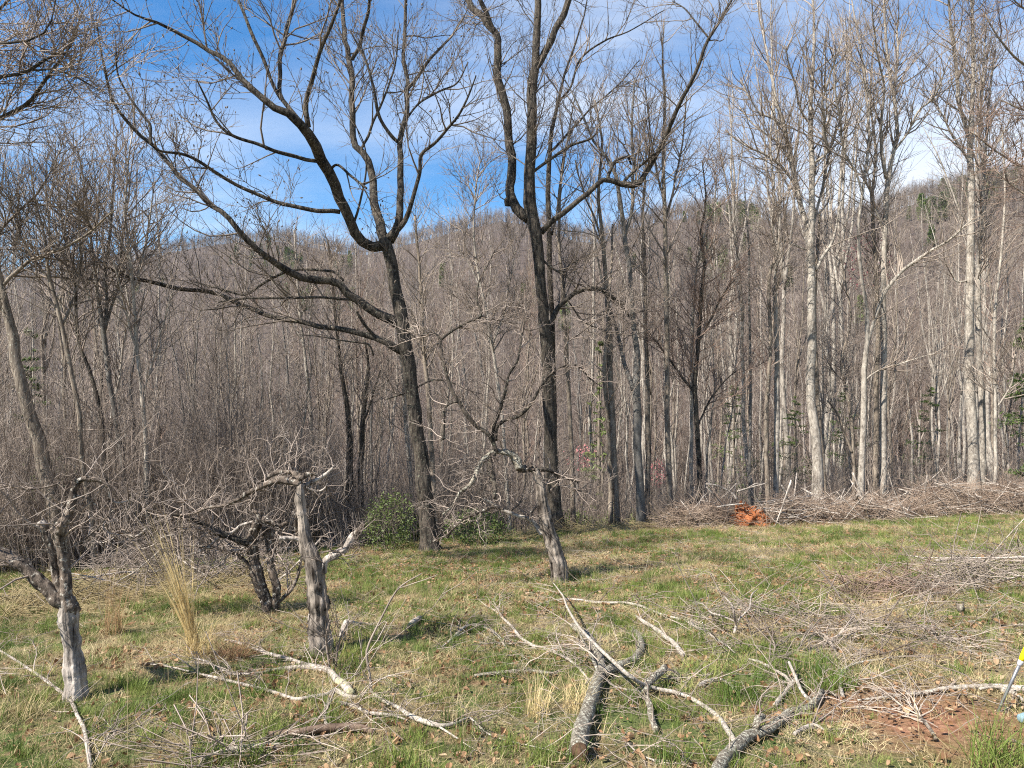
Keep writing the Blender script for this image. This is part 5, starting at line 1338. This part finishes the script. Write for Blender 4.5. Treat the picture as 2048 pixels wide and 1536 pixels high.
def arcs(n, L, r, col_, c0, spreadv, up=0.1):
    g = Geo(); P = np.empty((n, 7, 3)); P[:, 0] = c0 + rg.normal(size=(n, 3)) * np.array([0.3, 0.1, 0.2]) + np.array([0, -0.15, 0.25])
    D = nrm(rg.normal(size=(n, 3)) + np.array(spreadv)); le = rg.uniform(L[0], L[1], n)
    for k in range(1, 7):
        P[:, k] = P[:, k - 1] + D * (le / 6)[:, None]; D = nrm(D + rg.normal(size=(n, 3)) * 0.35)
    P[..., 2] = np.maximum(P[..., 2], H(P[..., 0], P[..., 1]) + 0.01)
    tube(g, P, rg.uniform(r[0], r[1], n)[:, None] * np.linspace(1, 0.3, 7)[None], 5, cap=True); g.obj('roots', col_, rt)['kind'] = 'stuff'
arcs(44, (0.15, 0.5), (0.003, 0.010), M_stick, base + np.array([0.25, 0, 0.0]), (0.7, -0.5, 0.0))
arcs(26, (0.2, 0.6), (0.005, 0.012), M_brownlog, base, (0.4, -0.5, -0.2))
for ln, rr_ in [([(1474, 983, 3), (1500, 975, 3), (1520, 970, 3), (1534, 966, 2)], 1), ([(1498, 974, 2), (1512, 967, 2), (1522, 967, 1)], 1), ([(1434, 1014, 3), (1460, 1010, 3), (1490, 1007, 3)], 1), ([(1412, 968, 4), (1434, 971, 3), (1462, 985, 4), (1475, 1000, 5)], 1)]:
    pts = [W(a, b_, dr - 0.3) for a, b_, _ in ln]; rds = [q[2] / 2 * dr / F for q in ln]
    P, R = resample(pts, rds, 12); g = Geo(); tube(g, P[None], R[None], 6, cap=True); g.obj('root', M_bare, rt)

# ------------------------------------------------------------------ yellow-handled tool and the bottle at the right edge
dt_ = gdepth(1998, 1424)
p0 = W(1991, 1434, dt_); p2 = W(2062, 1278, dt_ - 0.07)
M_steel, t, b = new_mat('dull_grey_steel'); b.inputs['Metallic'].default_value = 0.7; b.inputs['Roughness'].default_value = 0.5
t.link(t.mix(t.noise(None, 30, 3), (0.14, 0.14, 0.14), (0.32, 0.32, 0.33)), b.inputs['Base Color'])
M_yel, t, b = new_mat('yellow_plastic'); b.inputs['Base Color'].default_value = (0.85, 0.66, 0.01, 1); b.inputs['Roughness'].default_value = 0.35
M_white, t, b = new_mat('pale_plastic'); b.inputs['Base Color'].default_value = (0.42, 0.42, 0.43, 1); b.inputs['Roughness'].default_value = 0.4
rt = root('garden_tool', p0, 'yellow-handled tool with a thin grey rod stuck in the clay at the right edge', 'tool')
def tool_seg(nm, f0, f1, rads, mat, K=14):
    a = p0 + (p2 - p0) * f0; b2 = p0 + (p2 - p0) * f1; M = len(rads)
    P = a + (b2 - a) * np.linspace(0, 1, M)[:, None]; g = Geo(); tube(g, P[None], np.array([rads]), K, cap=True); g.obj(nm, mat, rt)
px = dt_ / F
tool_seg('rod', -0.05, 0.67, [2.2 * px, 2.6 * px, 3 * px, 3.2 * px], M_steel)
tool_seg('collar', 0.66, 0.73, [3 * px, 4.6 * px, 5 * px, 4.8 * px], M_white)
tool_seg('handle', 0.73, 1.0, [4.8 * px, 5.6 * px, 5.6 * px, 5.2 * px, 5.6 * px, 4 * px], M_yel)
pb = G(2040, 1448, 0.0)
rt = root('plastic_bottle', pb, 'small clear pale blue bottle lying in grass at the right edge', 'bottle')
M_bot, t, b = new_mat('clear_blue_plastic'); b.inputs['Base Color'].default_value = (0.38, 0.55, 0.60, 1); b.inputs['Roughness'].default_value = 0.08; b.inputs['Transmission Weight'].default_value = 0.55
ax = nrm(np.array([0.9, 0.35, 0.05])); t_ = np.array([0, 0.008, 0.05, 0.1, 0.13, 0.155, 0.17])
P = pb + np.array([0, 0, 0.028]) + ax[None] * t_[:, None]
g = Geo(); tube(g, P[None], np.array([[0.018, 0.025, 0.026, 0.026, 0.020, 0.012, 0.012]]), 18, cap=True); g.obj('bottle_body', M_bot, rt)
g = Geo(); P = pb + np.array([0, 0, 0.028]) + ax[None] * np.array([0.168, 0.17, 0.188, 0.19])[:, None]; tube(g, P[None], np.array([[0.014, 0.016, 0.016, 0.014]]), 14, cap=True); g.obj('cap', M_white, rt)

# ------------------------------------------------------------------ grass and litter
rg = np.random.default_rng(21)
def blades(rg, n, h, w_, spread, lean, flat=1.0, M=4):
    th = rg.uniform(0, 2 * PI, n); r = spread * np.sqrt(rg.random(n))
    base = np.stack([r * np.cos(th), r * np.sin(th), np.full(n, -0.008)], -1)
    a2 = rg.uniform(0, 2 * PI, n); hd = np.stack([np.cos(a2), np.sin(a2), 0 * a2], -1)
    le = h * rg.uniform(0.45, 1.15, n); ln = rg.uniform(lean[0], lean[1], n)
    k = np.linspace(0, 1, M)
    P = base[:, None] + hd[:, None] * (le * np.sin(ln))[:, None, None] * (k ** 1.6)[None, :, None]
    P[..., 2] += (le * np.cos(ln) * flat)[:, None] * (k - 0.25 * k * k * ln[:, None])[...] if False else (le * np.cos(ln) * flat)[:, None] * k[None]
    side = np.stack([-np.sin(a2), np.cos(a2), 0 * a2], -1)
    side = nrm(side + rg.normal(size=(n, 3)) * 0.4)
    wd = (w_ * rg.uniform(0.6, 1.3, n))[:, None] * (1 - k ** 2 * 0.95)[None]
    V = np.stack([P - side[:, None] * wd[..., None] / 2, P + side[:, None] * wd[..., None] / 2], 2)      # n,M,2,3
    idx = np.arange(n * M * 2).reshape(n, M, 2)
    Q = np.stack([idx[:, :-1, 0], idx[:, :-1, 1], idx[:, 1:, 1], idx[:, 1:, 0]], -1).reshape(-1, 4)
    g = Geo(); g.add(V, Q); return g
def lawn_pts(n, rg, pw=1.0, y0=2.6, wide=0.86, past=1.0):
    y = y0 + (21.5 - y0) * rg.random(n) ** pw
    x = rg.uniform(-wide, wide, n) * y
    ok = y < crest(x) + past
    return x[ok], y[ok]
def patch(x, y): return 0.5 * n2(x, y, 0.9) + 0.35 * n2(x, y, 2.7) + 0.25 * n2(x, y, 7.0)
def clayness(x, y):
    d1_ = np.hypot(x - pc[0], y - pc[1]) + 0.3 * n2(x, y, 4.0); d2_ = np.hypot(x - pc2[0], y - pc2[1]) + 0.3 * n2(x, y, 4.0)
    return np.clip(np.maximum(0.8 - d1_, 0.5 - d2_) * 2.2, 0, 1)
def scatter_lawn(name, label, cat, protos, mat, n, keep, s_rng, pw, tilt=0.15, smooth=False, dz=0.0):
    x, y = lawn_pts(n, rg, pw)
    kp = keep(x, y) > rg.random(len(x)); x = x[kp]; y = y[kp]; m_ = len(x)
    s = rg.uniform(s_rng[0], s_rng[1], m_)
    rot = np.stack([rg.normal(size=m_) * tilt, rg.normal(size=m_) * tilt, rg.uniform(0, 6.28, m_)], -1)
    o = make_scatter(name, protos, np.stack([x, y, H(x, y) + dz], -1), rot, np.stack([s, s, s], -1), rg.integers(0, len(protos), m_), [mat], smooth=smooth)
    tag(o, label, cat, kind='stuff'); return o
gp = [blades(rg, 46, 0.085, 0.0035, 0.09, (0.1, 0.9)) for _ in range(3)] + [blades(rg, 60, 0.13, 0.004, 0.08, (0.1, 0.8)) for _ in range(3)]
sp_ = [blades(rg, 60, 0.11, 0.0032, 0.12, (0.8, 1.5)) for _ in range(3)] + [blades(rg, 50, 0.08, 0.003, 0.10, (0.5, 1.5)) for _ in range(2)]
scatter_lawn('green_grass', 'fresh green grass tufts growing through the meadow', 'grass', gp, M_green, 34000,
             lambda x, y: np.clip(0.60 + 2.6 * patch(x, y), 0.08, 1) * (1 - clayness(x, y)) ** 2 * (1 - 0.6 * np.exp(-((y - 12.5) / 3.0) ** 2 - ((x - 0.5) / 3.2) ** 2)), (0.4, 1.1), 0.62)
scatter_lawn('straw_grass', 'flattened pale straw-coloured dead grass over the meadow', 'grass', sp_, M_straw, 34000,
             lambda x, y: np.clip(0.52 - 1.5 * patch(x, y), 0.10, 1) * (1 - 0.85 * clayness(x, y)), (0.6, 1.3), 0.62)
# curled dead leaves
def dead_leaf(rg):
    L = rg.uniform(0.025, 0.048); k = np.linspace(0, 1, 5)
    wv = L * 0.36 * np.sin(PI * (0.08 + 0.9 * k)) * (1 + 0.35 * np.sin(k * 14 + rg.uniform(0, 6)))
    curl = rg.uniform(0.5, 1.6); zc = L * 0.35 * curl * (k - 0.5) ** 2 * 4 * 0.5
    V = np.stack([np.stack([(k - 0.5) * L, -wv, zc + wv * curl * 0.9], -1), np.stack([(k - 0.5) * L, 0 * k, zc], -1), np.stack([(k - 0.5) * L, wv, zc + wv * curl * 0.7], -1)], 1)
    idx = np.arange(15).reshape(5, 3)
    Q = np.concatenate([np.stack([idx[:-1, j], idx[:-1, j + 1], idx[1:, j + 1], idx[1:, j]], -1) for j in (0, 1)])
    g = Geo(); g.add(V, Q); return g
scatter_lawn('fallen_leaves', 'curled brown dead leaves strewn between the grass tufts', 'leaves', [dead_leaf(rg) for _ in range(5)], M_leaf, 80000,
             lambda x, y: np.clip(0.38 + 0.9 * n2(x + 31, y, 1.6) + 0.35 * n2(x, y + 9, 6.0) + 0.6 * clayness(x, y) + 0.45 * np.exp(-((y - 12.5) / 3.0) ** 2 - ((x - 0.5) / 3.2) ** 2) + 0.1 * (y > 9), 0.03, 1), (0.6, 1.3), 0.62, 0.5, dz=0.02)
def sticks(rg, n, R0, L):
    g = Geo(); P = np.empty((n, 4, 3)); P[:, 0] = np.stack([rg.normal(size=n) * R0, rg.normal(size=n) * R0, rg.uniform(0.005, 0.05, n)], -1)
    D = nrm(np.stack([rg.normal(size=n), rg.normal(size=n), rg.normal(size=n) * 0.15], -1))
    for k in range(1, 4):
        P[:, k] = P[:, k - 1] + D * (L * rg.uniform(0.3, 1, n) / 3)[:, None]; D = nrm(D + rg.normal(size=(n, 3)) * 0.18)
    tube(g, P, rg.uniform(0.001, 0.0032, n)[:, None] * np.array([[1, .9, .7, .4]]), 3); return g
scatter_lawn('twig_litter', 'small broken grey twigs scattered all over the meadow', 'twigs', [sticks(rg, 5, 0.15, 0.4) for _ in range(5)], M_falltwig, 5200,
             lambda x, y: np.clip(0.30 + 0.4 * (x > 0) + 0.9 * n2(x + 11, y, 1.1), 0.05, 1), (0.5, 1.4), 0.7, 0.08, True)

# taller individual tussocks
def tussock(label, u, v, h, n, lean, mat, seed, name='grass_tussock', w_=0.005, spread=0.05, dirx=0.0):
    rg = np.random.default_rng(seed); p = G(u, v); rt = root(name, p, label, 'grass')
    g = blades(rg, n, h, w_, spread, lean, M=6)
    V = np.concatenate(g.v); V[:, 0] += dirx * np.maximum(V[:, 2], 0) ** 1.3; g.v = [V]
    o = g.obj('stalks', mat, None); o.parent = rt; o['kind'] = 'stuff'
    return rt
tussock('tall golden broomsedge clump fanning left, beside the nearest apple stump', 392, 1312, 1.2, 130, (0.02, 0.32), M_gold, 101, w_=0.0065, dirx=-0.30)
tussock('low skirt of golden grass at the foot of the broomsedge', 398, 1316, 0.45, 160, (0.1, 1.1), M_gold, 102, w_=0.004, spread=0.10)
tussock('short tan weed clump standing between the apple stump and broomsedge', 228, 1268, 0.62, 110, (0.05, 0.5), M_tan, 103, w_=0.0035, spread=0.09)
tussock('dark brown matted grass mound by the lichened branch', 462, 1320, 0.30, 260, (0.5, 1.5), M_leaf, 104, w_=0.004, spread=0.13)
tussock('yellow dry tuft left of the forked log, upper one', 1075, 1430, 0.32, 120, (0.1, 1.0), M_gold, 105, w_=0.0035, spread=0.08)
tussock('yellow dry tuft touching the left side of the forked log', 1150, 1420, 0.30, 120, (0.1, 1.1), M_gold, 106, w_=0.0035, spread=0.08)
tussock('coarse bright green tussock in the bottom right corner', 2010, 1545, 0.36, 220, (0.2, 1.1), M_green, 107, w_=0.0045, spread=0.16)
tussock('pale dry tuft in the lower left corner of the meadow', 30, 1440, 0.25, 200, (0.4, 1.3), M_straw, 108, w_=0.004, spread=0.16)
tussock('lush green tuft right of the heavy limb', 1660, 1370, 0.22, 200, (0.1, 0.9), M_green, 109, w_=0.004, spread=0.18)
tussock('long green tuft before the stubby mottled branch', 1480, 1400, 0.2, 200, (0.1, 0.9), M_green, 110, w_=0.004, spread=0.16)
# scattered tall seed stalks
x, y = lawn_pts(900, rg, 0.8); m_ = len(x)
o = make_scatter('seed_stalks', [blades(rg, 3, 0.7, 0.003, 0.06, (0.0, 0.6), M=5) for _ in range(4)], np.stack([x, y, H(x, y)], -1),
                 np.stack([np.zeros(m_), np.zeros(m_), rg.uniform(0, 6, m_)], -1), np.stack([rg.uniform(.3, 1, m_)] * 3, -1), rg.integers(0, 4, m_), [M_straw])
tag(o, 'thin dry seed stalks standing here and there in the meadow', 'weeds', kind='stuff')

for o in bpy.data.objects:
    if '_org' in o: del o['_org']
